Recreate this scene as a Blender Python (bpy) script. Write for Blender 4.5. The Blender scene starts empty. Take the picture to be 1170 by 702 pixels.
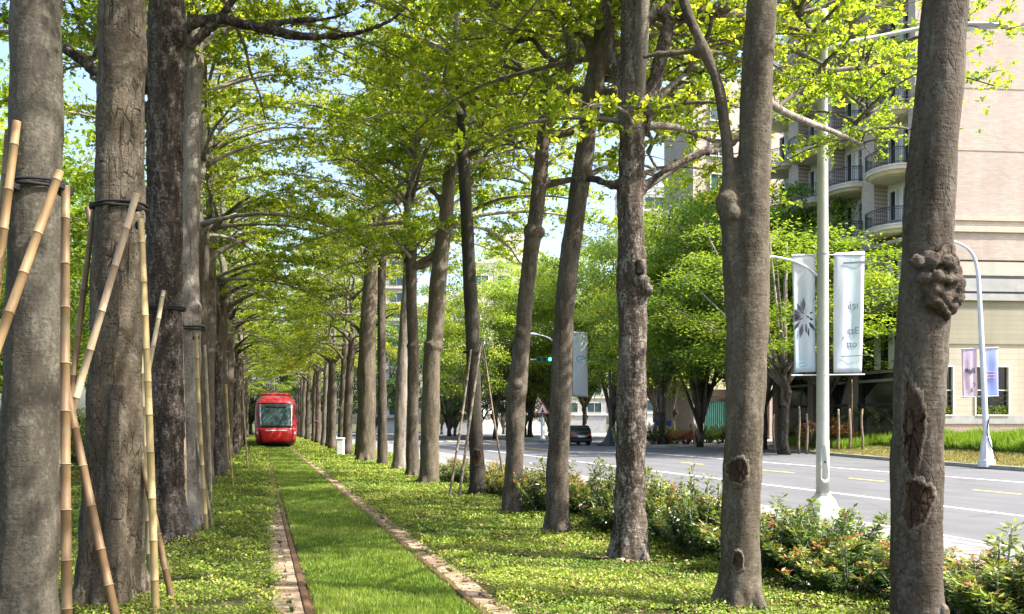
import bpy, math, random
import numpy as np
from mathutils import Vector, Matrix, noise as mnoise

R = math.radians
scene = bpy.context.scene
COL = scene.collection
random.seed(7)
RNG = np.random.default_rng(11)

# ------------------------------------------------------------------ camera model
EYE = 1.62
F = 1000.0                        # focal length in photo pixels (photo is 1170 wide)
VX, HY = 296.0, 483.0             # where the track vanishes, and the horizon row
TH = math.atan((585 - VX) / F)
CT, ST = math.cos(TH), math.sin(TH)

def P(px, py, D):
    """world point seen at photo pixel (px, py) at depth D metres"""
    L = (px - 585) / F * D
    return Vector((L * CT + D * ST, D * CT - L * ST, EYE + (HY - py) / F * D))

def G(px, py, z=0.0):
    D = (EYE - z) * F / (py - HY)
    return P(px, py, D)

def depth(X, Y):
    return X * ST + Y * CT

# ------------------------------------------------------------------ object helpers
def link(o):
    COL.objects.link(o)
    return o

def tag(o, label=None, cat=None, group=None, kind=None):
    if label: o['label'] = label
    if cat: o['category'] = cat
    if group: o['group'] = group
    if kind: o['kind'] = kind
    return o

def empty(name, loc=(0, 0, 0), rz=0.0):
    o = bpy.data.objects.new(name, None)
    o.location = loc
    o.rotation_euler = (0, 0, rz)
    o.empty_display_size = 0.2
    return link(o)

def obj(name, mesh, parent=None, loc=None):
    o = bpy.data.objects.new(name, mesh)
    link(o)
    if parent: o.parent = parent
    if loc is not None: o.location = loc
    return o

class MB:
    """collects geometry for ONE mesh object"""
    def __init__(s):
        s.v, s.f, s.m = [], [], []
        s.mi = 0
    def add(s, verts, faces):
        b = len(s.v)
        s.v.extend([tuple(p) for p in verts])
        for f in faces:
            s.f.append(tuple(b + i for i in f)); s.m.append(s.mi)
    def quad(s, a, b, c, d): s.add([a, b, c, d], [(0, 1, 2, 3)])
    def box(s, x0, x1, y0, y1, z0, z1):
        v = [(x, y, z) for z in (z0, z1) for y in (y0, y1) for x in (x0, x1)]
        s.add(v, [(0, 2, 3, 1), (4, 5, 7, 6), (0, 1, 5, 4), (2, 6, 7, 3), (0, 4, 6, 2), (1, 3, 7, 5)])
    def bbox(s, x0, x1, y0, y1, z0, z1, b=0.02):
        """box with chamfered edges all round"""
        b = min(b, (x1-x0)/2.2, (y1-y0)/2.2, (z1-z0)/2.2)
        rings = []
        for z, k in ((z0, b), (z0 + b, 0), (z1 - b, 0), (z1, b)):
            X0, X1, Y0, Y1 = x0 + k, x1 - k, y0 + k, y1 - k
            c = b * 0.7
            rings.append([(X0 + c, Y0, z), (X1 - c, Y0, z), (X1, Y0 + c, z), (X1, Y1 - c, z), (X1 - c, Y1, z), (X0 + c, Y1, z), (X0, Y1 - c, z), (X0, Y0 + c, z)])
        s.loft(rings)
    def loft(s, rings, cap=True, closed=True):
        n = len(rings[0]); b = len(s.v)
        for r in rings: s.v.extend([tuple(p) for p in r])
        for i in range(len(rings) - 1):
            for j in range(n if closed else n - 1):
                k = (j + 1) % n
                s.f.append((b + i*n + j, b + i*n + k, b + (i+1)*n + k, b + (i+1)*n + j)); s.m.append(s.mi)
        if cap:
            s.f.append(tuple(b + j for j in reversed(range(n)))); s.m.append(s.mi)
            s.f.append(tuple(b + (len(rings)-1)*n + j for j in range(n))); s.m.append(s.mi)
    def tube(s, pts, rad, n=8, wob=0.0, seed=0):
        """pts: list of Vectors, rad: list of radii"""
        pts = [Vector(p) for p in pts]
        rings = []
        t0 = (pts[1] - pts[0]).normalized()
        up = Vector((0, 1, 0)) if abs(t0.y) < 0.9 else Vector((1, 0, 0))
        nrm = t0.cross(up).normalized()
        for i, p in enumerate(pts):
            t = (pts[min(i+1, len(pts)-1)] - pts[max(i-1, 0)])
            if t.length < 1e-9: t = t0
            t = t.normalized()
            nrm = (nrm - t * nrm.dot(t)).normalized()
            bn = t.cross(nrm)
            ring = []
            for j in range(n):
                a = 2 * math.pi * j / n
                r = rad[i]
                if wob: r *= 1 + wob * mnoise.noise(Vector((math.cos(a) * 1.3 + seed, math.sin(a) * 1.3, i * 0.35 + seed)))
                ring.append(p + nrm * (r * math.cos(a)) + bn * (r * math.sin(a)))
            rings.append(ring)
        s.loft(rings)
    def lathe(s, prof, n=24, cx=0.0, cy=0.0):
        s.loft([[(cx + r * math.cos(2*math.pi*j/n), cy + r * math.sin(2*math.pi*j/n), z) for j in range(n)] for r, z in prof])
    def ball(s, c, r, n=10, sx=1, sy=1, sz=1):
        rings = []
        for i in range(n + 1):
            a = -math.pi/2 + math.pi * i / n
            rr = max(math.cos(a), 0.02) * r
            rings.append([(c[0] + sx*rr*math.cos(2*math.pi*j/(2*n)), c[1] + sy*rr*math.sin(2*math.pi*j/(2*n)), c[2] + sz*r*math.sin(a)) for j in range(2*n)])
        s.loft(rings)
    def mesh(s, name, mats, smooth=False):
        me = bpy.data.meshes.new(name)
        me.from_pydata(s.v, [], s.f)
        for m in (mats if isinstance(mats, (list, tuple)) else [mats]): me.materials.append(m)
        if any(s.m): me.polygons.foreach_set('material_index', s.m)
        if smooth: me.polygons.foreach_set('use_smooth', [True] * len(me.polygons))
        me.update()
        return me
    def build(s, name, mats, parent=None, loc=None, smooth=False):
        return obj(name, s.mesh(name, mats, smooth), parent, loc)

def shade_auto(o, ang=40):
    me = o.data
    me.polygons.foreach_set('use_smooth', [True] * len(me.polygons))
    try: me.set_sharp_from_angle(angle=R(ang))
    except Exception: pass
    return o

def copy_tree(o, parent=None):
    c = o.copy(); COL.objects.link(c)
    if parent: c.parent = parent
    for ch in list(o.children): copy_tree(ch, c)
    return c

def kites(base, d, n, L, W, fold=0.0):
    """leaf shaped quads. base (N,3), d leaf axis, n normal, L, W arrays"""
    s = np.cross(n, d); s /= np.linalg.norm(s, axis=1, keepdims=True) + 1e-9
    L = np.asarray(L).reshape(-1, 1); W = np.asarray(W).reshape(-1, 1)
    mid = base + d * L * 0.45 - n * (fold * L)
    return np.stack([base, mid + s * W / 2, base + d * L, mid - s * W / 2], axis=1)

def quads_mesh(name, Q, rnd, mats):
    N = len(Q)
    me = bpy.data.meshes.new(name)
    me.vertices.add(4 * N); me.loops.add(4 * N); me.polygons.add(N)
    me.vertices.foreach_set('co', Q.reshape(-1).astype(np.float32))
    me.loops.foreach_set('vertex_index', np.arange(4 * N, dtype=np.int32))
    me.polygons.foreach_set('loop_start', np.arange(N, dtype=np.int32) * 4)
    me.update(calc_edges=True)
    a = me.attributes.new('rnd', 'FLOAT', 'FACE')
    a.data.foreach_set('value', np.asarray(rnd, dtype=np.float32))
    me.materials.append(mats)
    return me

def unit(v): return v / (np.linalg.norm(v, axis=1, keepdims=True) + 1e-9)

# ------------------------------------------------------------------ materials
def new_mat(name):
    m = bpy.data.materials.new(name); m.use_nodes = True
    nt = m.node_tree; nt.nodes.clear()
    out = nt.nodes.new('ShaderNodeOutputMaterial')
    return m, nt, out

class N:
    """tiny node builder"""
    def __init__(s, name):
        s.m, s.nt, s.out = new_mat(name)
    def node(s, t, **kw):
        n = s.nt.nodes.new(t)
        for k, v in kw.items(): setattr(n, k, v)
        return n
    def lk(s, a, b): s.nt.links.new(a, b)
    def coord(s, kind='Object', scale=(1, 1, 1), rot=(0, 0, 0)):
        tc = s.node('ShaderNodeTexCoord'); mp = s.node('ShaderNodeMapping')
        mp.inputs['Scale'].default_value = scale; mp.inputs['Rotation'].default_value = rot
        s.lk(tc.outputs[kind], mp.inputs['Vector']); return mp.outputs['Vector']
    def noise(s, vec, scale, detail=4, rough=0.55, dist=0.0):
        n = s.node('ShaderNodeTexNoise')
        n.inputs['Scale'].default_value = scale; n.inputs['Detail'].default_value = detail
        n.inputs['Roughness'].default_value = rough; n.inputs['Distortion'].default_value = dist
        s.lk(vec, n.inputs['Vector']); return n.outputs['Fac']
    def voro(s, vec, scale, feature='F1', out='Distance', rand=1.0):
        n = s.node('ShaderNodeTexVoronoi', feature=feature)
        n.inputs['Scale'].default_value = scale
        n.inputs['Randomness'].default_value = rand
        s.lk(vec, n.inputs['Vector']); return n.outputs[out]
    def ramp(s, fac, stops, interp='LINEAR'):
        r = s.node('ShaderNodeValToRGB'); cr = r.color_ramp; cr.interpolation = interp
        while len(cr.elements) > 1: cr.elements.remove(cr.elements[-1])
        for i, (p, c) in enumerate(stops):
            e = cr.elements[0] if i == 0 else cr.elements.new(p)
            e.position = p
            e.color = (c, c, c, 1) if isinstance(c, (int, float)) else (*c, 1)
        s.lk(fac, r.inputs['Fac']); return r.outputs['Color']
    def mix(s, fac, a, b, mode='MIX'):
        n = s.node('ShaderNodeMix', data_type='RGBA', blend_type=mode)
        def put(sock, val):
            if hasattr(val, 'is_output'): s.lk(val, sock)
            elif isinstance(val, (int, float)): sock.default_value = val
            else: sock.default_value = (*val, 1)
        if hasattr(fac, 'is_output'): s.lk(fac, n.inputs[0])
        else: n.inputs[0].default_value = fac
        put(n.inputs[6], a); put(n.inputs[7], b)
        return n.outputs[2]
    def math(s, op, a, b=0.0, clamp=False):
        n = s.node('ShaderNodeMath', operation=op, use_clamp=clamp)
        for i, v in enumerate((a, b)):
            if hasattr(v, 'is_output'): s.lk(v, n.inputs[i])
            else: n.inputs[i].default_value = v
        return n.outputs[0]
    def objrand(s):
        return s.node('ShaderNodeObjectInfo').outputs['Random']
    def attr(s, name='rnd'):
        n = s.node('ShaderNodeAttribute'); n.attribute_name = name
        return n.outputs['Fac']
    def bump(s, h, strength=0.5, dist=0.02, normal=None):
        b = s.node('ShaderNodeBump'); b.inputs['Strength'].default_value = strength; b.inputs['Distance'].default_value = dist
        s.lk(h, b.inputs['Height'])
        if normal: s.lk(normal, b.inputs['Normal'])
        return b.outputs['Normal']
    def bsdf(s, color, rough=0.8, normal=None, spec=0.3, metal=0.0, coat=0.0):
        b = s.node('ShaderNodeBsdfPrincipled')
        def put(k, v):
            if hasattr(v, 'is_output'): s.lk(v, b.inputs[k])
            elif isinstance(v, (int, float)): b.inputs[k].default_value = v
            else: b.inputs[k].default_value = (*v, 1)
        put('Base Color', color); put('Roughness', rough); put('Specular IOR Level', spec); put('Metallic', metal); put('Coat Weight', coat)
        if normal: s.lk(normal, b.inputs['Normal'])
        return b
    def done(s, shader):
        s.lk(shader.outputs[0], s.out.inputs['Surface']); return s.m

def plain(name, c, rough=0.6, spec=0.4, metal=0.0, var=0.12, scale=6.0, bump=0.0, coat=0.0):
    """paint, plastic or metal with slight wear"""
    n = N(name)
    v = n.coord('Object')
    a = n.noise(v, scale, 5, 0.6)
    col = n.mix(n.ramp(a, [(0.35, 0.0), (0.65, 1.0)]), tuple(x * (1 - var) for x in c), tuple(min(1, x * (1 + var)) for x in c))
    nm = n.bump(n.noise(v, scale * 8, 3), bump, 0.01) if bump else None
    return n.done(n.bsdf(col, rough, nm, spec, metal, coat))

def leafmat(name, stops, tcol, trans=0.45, rough=0.45, spec=0.35, hue=0.02, val=0.25):
    """leaf: colour by per-leaf value, part of the light passes through"""
    n = N(name)
    col = n.ramp(n.attr(), stops)
    h = n.node('ShaderNodeHueSaturation')
    r = n.objrand()
    n.lk(n.math('ADD', n.math('MULTIPLY', r, hue * 2), 0.5 - hue), h.inputs['Hue'])
    n.lk(n.math('ADD', n.math('MULTIPLY', n.math('FRACT', n.math('MULTIPLY', r, 7.31)), val), 1 - val / 2), h.inputs['Value'])
    n.lk(col, h.inputs['Color'])
    b = n.bsdf(h.outputs['Color'], rough, None, spec)
    t = n.node('ShaderNodeBsdfTranslucent')
    n.lk(n.mix(0.75, h.outputs['Color'], tcol, 'MIX') if False else n.mix(1.0, h.outputs['Color'], tcol, 'MULTIPLY'), t.inputs['Color'])
    mx = n.node('ShaderNodeMixShader'); mx.inputs[0].default_value = trans
    n.lk(b.outputs[0], mx.inputs[1]); n.lk(t.outputs[0], mx.inputs[2])
    return n.done(mx)

def barkmat(name, dark, mid, light, lichen=(0.36, 0.37, 0.33), lich=0.5, pits=0.5, rough_amp=0.6, streak=0.5):
    n = N(name)
    v = n.coord('Object'); vs = n.coord('Object', (1, 1, 0.22)); vh = n.coord('Object', (1, 1, 7))
    big = n.noise(vs, 4.0, 7, 0.62)
    fine = n.noise(v, 45.0, 5, 0.65)
    col = n.ramp(big, [(0.30, dark), (0.5, mid), (0.72, light)])
    col = n.mix(n.math('MULTIPLY', n.ramp(fine, [(0.35, 1.0), (0.55, 0.0)]), 0.55), col, tuple(x * 0.42 for x in mid))
    lm = n.ramp(n.math('MULTIPLY', n.noise(n.coord('Object', (1, 1, 0.35)), 11.0, 7, 0.75), n.math('ADD', n.noise(v, 30, 3), 0.5)), [(0.5, 0.0), (0.62, 1.0)])
    col = n.mix(n.math('MULTIPLY', lm, lich), col, lichen)
    # pores and pits
    pv = n.voro(n.coord('Object', (1, 1, 0.7)), 38.0)
    pm = n.math('MULTIPLY', n.ramp(pv, [(0.16, 1.0), (0.28, 0.0)]), n.ramp(n.noise(v, 5, 3), [(0.45, 0.0), (0.6, 1.0)]))
    col = n.mix(n.math('MULTIPLY', pm, pits), col, tuple(x * 0.16 for x in dark))
    # long vertical cracks
    ck = n.ramp(n.noise(n.coord('Object', (1, 1, 0.07)), 16.0, 4, 0.6), [(0.30, 1.0), (0.40, 0.0)])
    col = n.mix(n.math('MULTIPLY', ck, streak), col, tuple(x * 0.4 for x in dark))
    # tone differs from tree to tree
    hs = n.node('ShaderNodeHueSaturation')
    n.lk(n.math('ADD', n.math('MULTIPLY', n.objrand(), 0.5), 0.75), hs.inputs['Value']); n.lk(col, hs.inputs['Color'])
    ed = n.ramp(n.voro(n.coord('Object', (1, 1, 0.30)), 17.0, 'DISTANCE_TO_EDGE'), [(0.0, 1.0), (0.06, 0.0)])
    edm = n.math('MULTIPLY', ed, n.ramp(n.noise(v, 4.0, 4), [(0.48, 0.0), (0.6, 1.0)]))
    hs2 = n.mix(n.math('MULTIPLY', edm, streak), hs.outputs['Color'], tuple(x * 0.35 for x in dark))
    hgt = n.math('ADD', n.math('MULTIPLY', fine, 0.5), n.math('MULTIPLY', n.noise(vh, 6.0, 4), 0.5))
    hgt = n.math('SUBTRACT', hgt, n.math('MULTIPLY', pm, 0.5))
    hgt = n.math('SUBTRACT', hgt, n.math('MULTIPLY', ck, 0.5 * streak))
    hgt = n.math('SUBTRACT', hgt, n.math('MULTIPLY', edm, 0.6 * streak))
    return n.done(n.bsdf(hs2, 0.9, n.bump(hgt, rough_amp, 0.02), 0.15))

M = {}
M['bark_grey'] = barkmat('bark_grey', (0.048, 0.036, 0.025), (0.097, 0.078, 0.055), (0.143, 0.117, 0.086), lichen=(0.205, 0.193, 0.153), lich=0.35, pits=0.5, rough_amp=0.5, streak=0.3)
M['bark_fluted'] = barkmat('bark_fluted', (0.048, 0.036, 0.025), (0.097, 0.078, 0.055), (0.143, 0.117, 0.086), lichen=(0.205, 0.193, 0.153), lich=0.35, pits=0.95, rough_amp=0.8, streak=0.9)
M['bark_slate'] = barkmat('bark_slate', (0.038, 0.032, 0.025), (0.059, 0.052, 0.040), (0.084, 0.076, 0.058), lichen=(0.160, 0.150, 0.117), lich=0.3, pits=0.25, rough_amp=0.4, streak=0.15)
M['bark_rough'] = barkmat('bark_rough', (0.022, 0.017, 0.012), (0.063, 0.048, 0.037), (0.147, 0.121, 0.103), lichen=(0.243, 0.221, 0.191), lich=0.6, pits=0.8, rough_amp=1.0, streak=0.6)
M['bark_dark'] = barkmat('bark_dark', (0.018, 0.013, 0.010), (0.045, 0.034, 0.027), (0.11, 0.09, 0.075), lichen=(0.30, 0.27, 0.24), lich=0.35, pits=0.8, rough_amp=1.0, streak=0.6)
M['bark_pale'] = barkmat('bark_pale', (0.101, 0.080, 0.062), (0.197, 0.167, 0.139), (0.305, 0.276, 0.239), lichen=(0.262, 0.262, 0.232), lich=0.3, pits=0.6, rough_amp=0.8, streak=0.8)
M['bark_brown'] = barkmat('bark_brown', (0.040, 0.029, 0.020), (0.084, 0.066, 0.049), (0.137, 0.112, 0.088), lichen=(0.190, 0.190, 0.169), lich=0.3, pits=0.6, rough_amp=0.6, streak=0.4)
M['branch'] = barkmat('branch_bark', (0.07, 0.058, 0.045), (0.16, 0.135, 0.11), (0.34, 0.30, 0.26), lich=0.4, pits=0.2, rough_amp=0.5, streak=0.2)
M['wound'] = barkmat('torn_wood', (0.012, 0.008, 0.006), (0.055, 0.033, 0.02), (0.17, 0.11, 0.07), lich=0.0, pits=0.5, rough_amp=1.0, streak=1.0)
M['bark_burl'] = barkmat('burl_bark', (0.03, 0.022, 0.016), (0.075, 0.056, 0.042), (0.14, 0.11, 0.085), lichen=(.2, .18, .15), lich=0.3, pits=0.6, rough_amp=1.0, streak=0.6)
M['heartwood'] = barkmat('cut_wood', (0.22, 0.16, 0.10), (0.34, 0.27, 0.19), (0.42, 0.35, 0.26), lich=0.1, pits=0.2, rough_amp=0.3, streak=0.2)

M['leaf_row'] = leafmat('umbrella_tree_leaf', [(0.0, (0.080, 0.145, 0.025)), (0.4, (0.190, 0.270, 0.038)), (0.75, (0.315, 0.385, 0.052)), (1.0, (0.43, 0.46, 0.085))],
                        (1.58, 1.46, 0.55), 0.66, spec=0.10, hue=0.012, val=0.3)
M['leaf_broad'] = leafmat('broad_tree_leaf', [(0.0, (0.075, 0.145, 0.022)), (0.5, (0.20, 0.31, 0.04)), (1.0, (0.34, 0.43, 0.06))],
                          (1.35, 1.3, 0.5), 0.45, hue=0.02, val=0.3)
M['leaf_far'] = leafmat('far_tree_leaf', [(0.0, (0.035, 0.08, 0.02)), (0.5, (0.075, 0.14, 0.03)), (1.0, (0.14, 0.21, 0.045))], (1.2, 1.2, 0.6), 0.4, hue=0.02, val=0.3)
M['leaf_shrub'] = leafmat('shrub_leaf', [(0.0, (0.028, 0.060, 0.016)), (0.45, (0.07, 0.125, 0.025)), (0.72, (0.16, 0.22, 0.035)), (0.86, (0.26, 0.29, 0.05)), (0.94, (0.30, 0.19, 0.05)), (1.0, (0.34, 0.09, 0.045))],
                          (1.2, 1.2, 0.6), 0.3, rough=0.35, spec=0.5, hue=0.012, val=0.35)
M['leaf_gold'] = leafmat('golden_shrub_leaf', [(0.0, (0.05, 0.09, 0.015)), (0.5, (0.16, 0.20, 0.02)), (1.0, (0.38, 0.36, 0.03))], (1.2, 1.1, 0.5), 0.4)
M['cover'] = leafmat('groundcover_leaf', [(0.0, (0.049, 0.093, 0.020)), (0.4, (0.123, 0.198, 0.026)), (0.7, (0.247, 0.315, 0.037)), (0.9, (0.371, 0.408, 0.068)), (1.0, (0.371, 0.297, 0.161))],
                     (1.2, 1.2, 0.5), 0.3, rough=0.5, spec=0.3, hue=0.0, val=0.0)
M['blade'] = leafmat('grass_blade', [(0.0, (0.065, 0.125, 0.016)), (0.4, (0.155, 0.245, 0.030)), (0.8, (0.30, 0.37, 0.06)), (1.0, (0.48, 0.43, 0.20))],
                     (1.2, 1.2, 0.5), 0.35, rough=0.45, spec=0.35, hue=0.0, val=0.0)
M['tall_grass'] = leafmat('tall_grass_blade', [(0.0, (0.08, 0.16, 0.02)), (0.6, (0.19, 0.31, 0.03)), (1.0, (0.38, 0.44, 0.08))], (1.2, 1.2, 0.5), 0.35, hue=0, val=0)
M['dry_grass'] = leafmat('dry_grass_blade', [(0.0, (0.13, 0.14, 0.04)), (0.5, (0.30, 0.27, 0.10)), (1.0, (0.45, 0.38, 0.19))], (1.1, 1.05, 0.7), 0.3, hue=0, val=0)
M['flower_orange'] = leafmat('orange_flower', [(0.0, (0.03, 0.08, 0.015)), (0.45, (0.06, 0.13, 0.02)), (0.5, (0.5, 0.13, 0.03)), (1.0, (0.62, 0.27, 0.06))], (1.1, 1, 0.8), 0.3, hue=0, val=0)
M['flower_red'] = leafmat('red_flower', [(0.0, (0.03, 0.08, 0.015)), (0.3, (0.06, 0.13, 0.02)), (0.35, (0.55, 0.03, 0.03)), (1.0, (0.7, 0.12, 0.09))], (1.1, 1, 0.8), 0.3, hue=0, val=0)

def soil(name, a, b, c, scale=3.0):
    n = N(name); v = n.coord('Object')
    col = n.ramp(n.noise(v, scale, 8, 0.65), [(0.3, a), (0.5, b), (0.7, c)])
    f = n.noise(v, scale * 14, 5, 0.7)
    col = n.mix(n.ramp(f, [(0.4, 0.6), (0.6, 0.0)]), col, tuple(x * 0.4 for x in a))
    return n.done(n.bsdf(col, 0.95, n.bump(f, 0.8, 0.03), 0.1))
M['soil'] = soil('leaf_litter_soil', (0.05, 0.055, 0.02), (0.085, 0.09, 0.03), (0.13, 0.12, 0.06))
M['turf'] = soil('turf_base', (0.02, 0.055, 0.01), (0.035, 0.085, 0.013), (0.055, 0.11, 0.02), 5)
M['ground'] = soil('ground_soil', (0.05, 0.06, 0.025), (0.07, 0.09, 0.035), (0.11, 0.11, 0.06), 0.6)
M['bank'] = soil('bank_turf', (0.16, 0.16, 0.05), (0.26, 0.24, 0.09), (0.34, 0.29, 0.14), 2.0)

def asphalt():
    n = N('asphalt'); v = n.coord('Object'); vl = n.coord('Object', (1.2, 0.06, 1))
    col = n.ramp(n.noise(v, 0.7, 7, 0.6), [(0.3, (0.105, 0.107, 0.116)), (0.7, (0.145, 0.147, 0.156))])
    col = n.mix(n.math('MULTIPLY', n.ramp(n.noise(vl, 1.0, 5, 0.6), [(0.42, 1.0), (0.6, 0.0)]), 0.35), col, (0.072, 0.073, 0.08))
    g = n.noise(v, 90, 3)
    col = n.mix(n.math('MULTIPLY', n.ramp(g, [(0.4, 1.0), (0.6, 0.0)]), 0.35), col, (0.05, 0.05, 0.055))
    st = n.ramp(n.noise(n.coord('Object', (0.35, 0.12, 1)), 1.0, 6, 0.7, 0.6), [(0.55, 0.0), (0.68, 1.0)])
    col = n.mix(n.math('MULTIPLY', st, 0.35), col, (0.075, 0.075, 0.08))
    ck = n.ramp(n.voro(n.coord('Object', (0.5, 0.22, 1)), 0.8, 'DISTANCE_TO_EDGE'), [(0.0, 1.0), (0.008, 0.0)])
    col = n.mix(n.math('MULTIPLY', ck, 0.5), col, (0.05, 0.05, 0.055))
    return n.done(n.bsdf(col, 0.85, n.bump(g, 0.4, 0.01), 0.3))
M['asphalt'] = asphalt()

def concrete(name, c, scale=2.0, joints=None):
    n = N(name); v = n.coord('Object')
    col = n.ramp(n.noise(v, scale, 8, 0.65), [(0.28, tuple(x * 0.66 for x in c)), (0.5, c), (0.75, tuple(min(1, x * 1.2) for x in c))])
    g = n.noise(v, 60, 4)
    col = n.mix(n.math('MULTIPLY', n.ramp(g, [(0.38, 1.0), (0.55, 0.0)]), 0.3), col, tuple(x * 0.5 for x in c))
    h = g
    if joints:
        br = n.node('ShaderNodeTexBrick'); br.inputs['Scale'].default_value = 1.0
        br.inputs['Brick Width'].default_value = joints; br.inputs['Row Height'].default_value = joints
        br.inputs['Mortar Size'].default_value = 0.012; br.offset = 0.0
        n.lk(v, br.inputs['Vector'])
        col = n.mix(br.outputs['Fac'], col, tuple(x * 0.4 for x in c))
    return n.done(n.bsdf(col, 0.9, n.bump(h, 0.3, 0.01), 0.2))
M['pave'] = concrete('footpath_concrete', (0.33, 0.32, 0.30), 1.2, 0.6)
M['old_path'] = concrete('old_grey_path', (0.20, 0.20, 0.205), 1.5, 0.6)
M['kerb'] = concrete('kerb_concrete', (0.36, 0.34, 0.31), 3)
M['paver'] = None
def paver():
    n = N('worn_paver'); v = n.coord('Object')
    r = n.attr('rnd')
    col = n.ramp(r, [(0.0, (0.15, 0.095, 0.06)), (0.5, (0.28, 0.20, 0.135)), (1.0, (0.42, 0.33, 0.235))])
    g = n.noise(n.coord('Object', (8, 60, 8)), 1.0, 5, 0.6)
    col = n.mix(n.math('MULTIPLY', n.ramp(g, [(0.4, 1.0), (0.62, 0.0)]), 0.5), col, (0.12, 0.095, 0.07))
    col = n.mix(n.ramp(n.noise(v, 9, 5), [(0.56, 0.0), (0.7, 0.5)]), col, (0.10, 0.13, 0.04))
    return n.done(n.bsdf(col, 0.9, n.bump(g, 0.5, 0.01), 0.2))
M['paver'] = paver()
M['rail'] = plain('rail_steel', (0.20, 0.11, 0.065), 0.45, 0.5, 0.6, 0.35, 3)
M['groove'] = plain('rail_groove_rubber', (0.075, 0.048, 0.03), 0.95, 0.2, 0, 0.5, 5, 0.4)
def road_paint(name, c):
    n = N(name); v = n.coord('Object')
    w = n.ramp(n.noise(v, 6, 7, 0.75), [(0.32, 0.55), (0.48, 0.0)])
    return n.done(n.bsdf(n.mix(w, c, (0.17, 0.17, 0.18)), 0.75, None, 0.3))
M['white_line'] = road_paint('white_road_paint', (0.78, 0.78, 0.76))
M['yellow_line'] = road_paint('yellow_road_paint', (0.72, 0.48, 0.10))
M['lamp_grey'] = plain('cream_grey_lamp_paint', (0.38, 0.39, 0.345), 0.55, 0.4, 0, 0.14, 2.5)
M['lamp_white'] = plain('white_lamp_paint', (0.62, 0.64, 0.68), 0.45, 0.4, 0, 0.1, 3)
M['dark_metal'] = plain('dark_metal', (0.03, 0.032, 0.035), 0.45, 0.5, 0.3, 0.3, 4)
M['steel'] = plain('galvanised_steel', (0.42, 0.43, 0.44), 0.45, 0.5, 0.6, 0.15, 4)
M['lens'] = plain('lamp_lens', (0.65, 0.66, 0.66), 0.3, 0.5, 0, 0.05)
M['strap'] = plain('black_strap', (0.012, 0.012, 0.013), 0.7, 0.3, 0, 0.3, 20, 0.3)

def bamboo(name, base):
    n = N(name); v = n.coord('Object'); vs = n.coord('Object', (1, 1, 0.08))
    dk = tuple(.35 * b + .65 * d for b, d in zip(base, (0.09, 0.055, 0.03)))
    col = n.mix(n.ramp(n.noise(vs, 14, 6, 0.65), [(0.35, 0.7), (0.6, 0.0)]), base, dk)
    col = n.mix(n.ramp(n.noise(v, 5, 6, 0.7), [(0.56, 0.0), (0.72, 0.55)]), col, (0.09, 0.07, 0.05))
    col = n.mix(n.ramp(n.noise(v, 2.5, 3), [(0.5, 0.0), (0.75, 0.4)]), col, (0.30, 0.27, 0.13))
    return n.done(n.bsdf(col, 0.55, n.bump(n.noise(vs, 60, 3), 0.3, 0.004), 0.35))
M['bamboo'] = bamboo('tan_bamboo', (0.25, 0.155, 0.066)); M['bamboo_brown'] = bamboo('brown_bamboo', (0.15, 0.092, 0.042)); M['bamboo_pale'] = bamboo('pale_bamboo', (0.38, 0.29, 0.125)); M['bamboo_white'] = bamboo('whitish_bamboo', (0.38, 0.295, 0.195)); M['bamboo_grey'] = bamboo('grey_green_bamboo', (0.20, 0.18, 0.10))
M['bamboo_node'] = plain('bamboo_node', (0.22, 0.15, 0.085), 0.7, 0.2, 0, 0.3, 15)

def brick(name, c1, c2, mortar, bw=0.24, rh=0.08):
    n = N(name)
    tc = n.node('ShaderNodeTexCoord'); sp = n.node('ShaderNodeSeparateXYZ'); cb = n.node('ShaderNodeCombineXYZ')
    n.lk(tc.outputs['Object'], sp.inputs[0]); n.lk(sp.outputs['X'], cb.inputs['X']); n.lk(sp.outputs['Z'], cb.inputs['Y'])
    br = n.node('ShaderNodeTexBrick'); br.inputs['Scale'].default_value = 1.0
    br.inputs['Brick Width'].default_value = bw; br.inputs['Row Height'].default_value = rh; br.inputs['Mortar Size'].default_value = 0.008
    br.inputs['Color1'].default_value = (*c1, 1); br.inputs['Color2'].default_value = (*c2, 1); br.inputs['Mortar'].default_value = (*mortar, 1)
    n.lk(cb.outputs[0], br.inputs['Vector'])
    st = n.noise(n.coord('Object', (0.5, 0.5, 0.12)), 1.2, 6, 0.6)
    col = n.mix(n.ramp(st, [(0.35, 0.35), (0.6, 0.0)]), br.outputs['Color'], tuple(x * 0.6 for x in c1))
    return n.done(n.bsdf(col, 0.85, None, 0.25))
M['brick_pink'] = brick('pink_brown_tile', (0.40, 0.325, 0.285), (0.475, 0.39, 0.35), (0.31, 0.26, 0.235), 0.36, 0.11)
M['pale_tan'] = plain('pale_tan_render', (0.56, 0.50, 0.46), 0.8, 0.3, 0, 0.1, .6)
M['brick_tan'] = brick('tan_tile', (0.50, 0.41, 0.345), (0.57, 0.47, 0.40), (0.33, 0.27, 0.22), 0.3, 0.12)
M['stone_beige'] = brick('beige_stone_cladding', (0.40, 0.36, 0.295), (0.44, 0.395, 0.325), (0.25, 0.225, 0.19), 3.0, 0.32)
M['stone_khaki'] = brick('khaki_cladding', (0.29, 0.265, 0.205), (0.315, 0.29, 0.225), (0.22, 0.20, 0.16), 2.4, 0.26)
M['band_grey'] = plain('grey_cornice_stone', (0.30, 0.30, 0.30), 0.7, 0.3, 0, 0.12, 1.5)
M['band_tan'] = plain('tan_cornice_stone', (0.42, 0.35, 0.285), 0.75, 0.3, 0, 0.1, 1.5)
M['balcony'] = plain('balcony_render', (0.56, 0.49, 0.43), 0.75, 0.3, 0, 0.12, 1.2)
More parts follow.
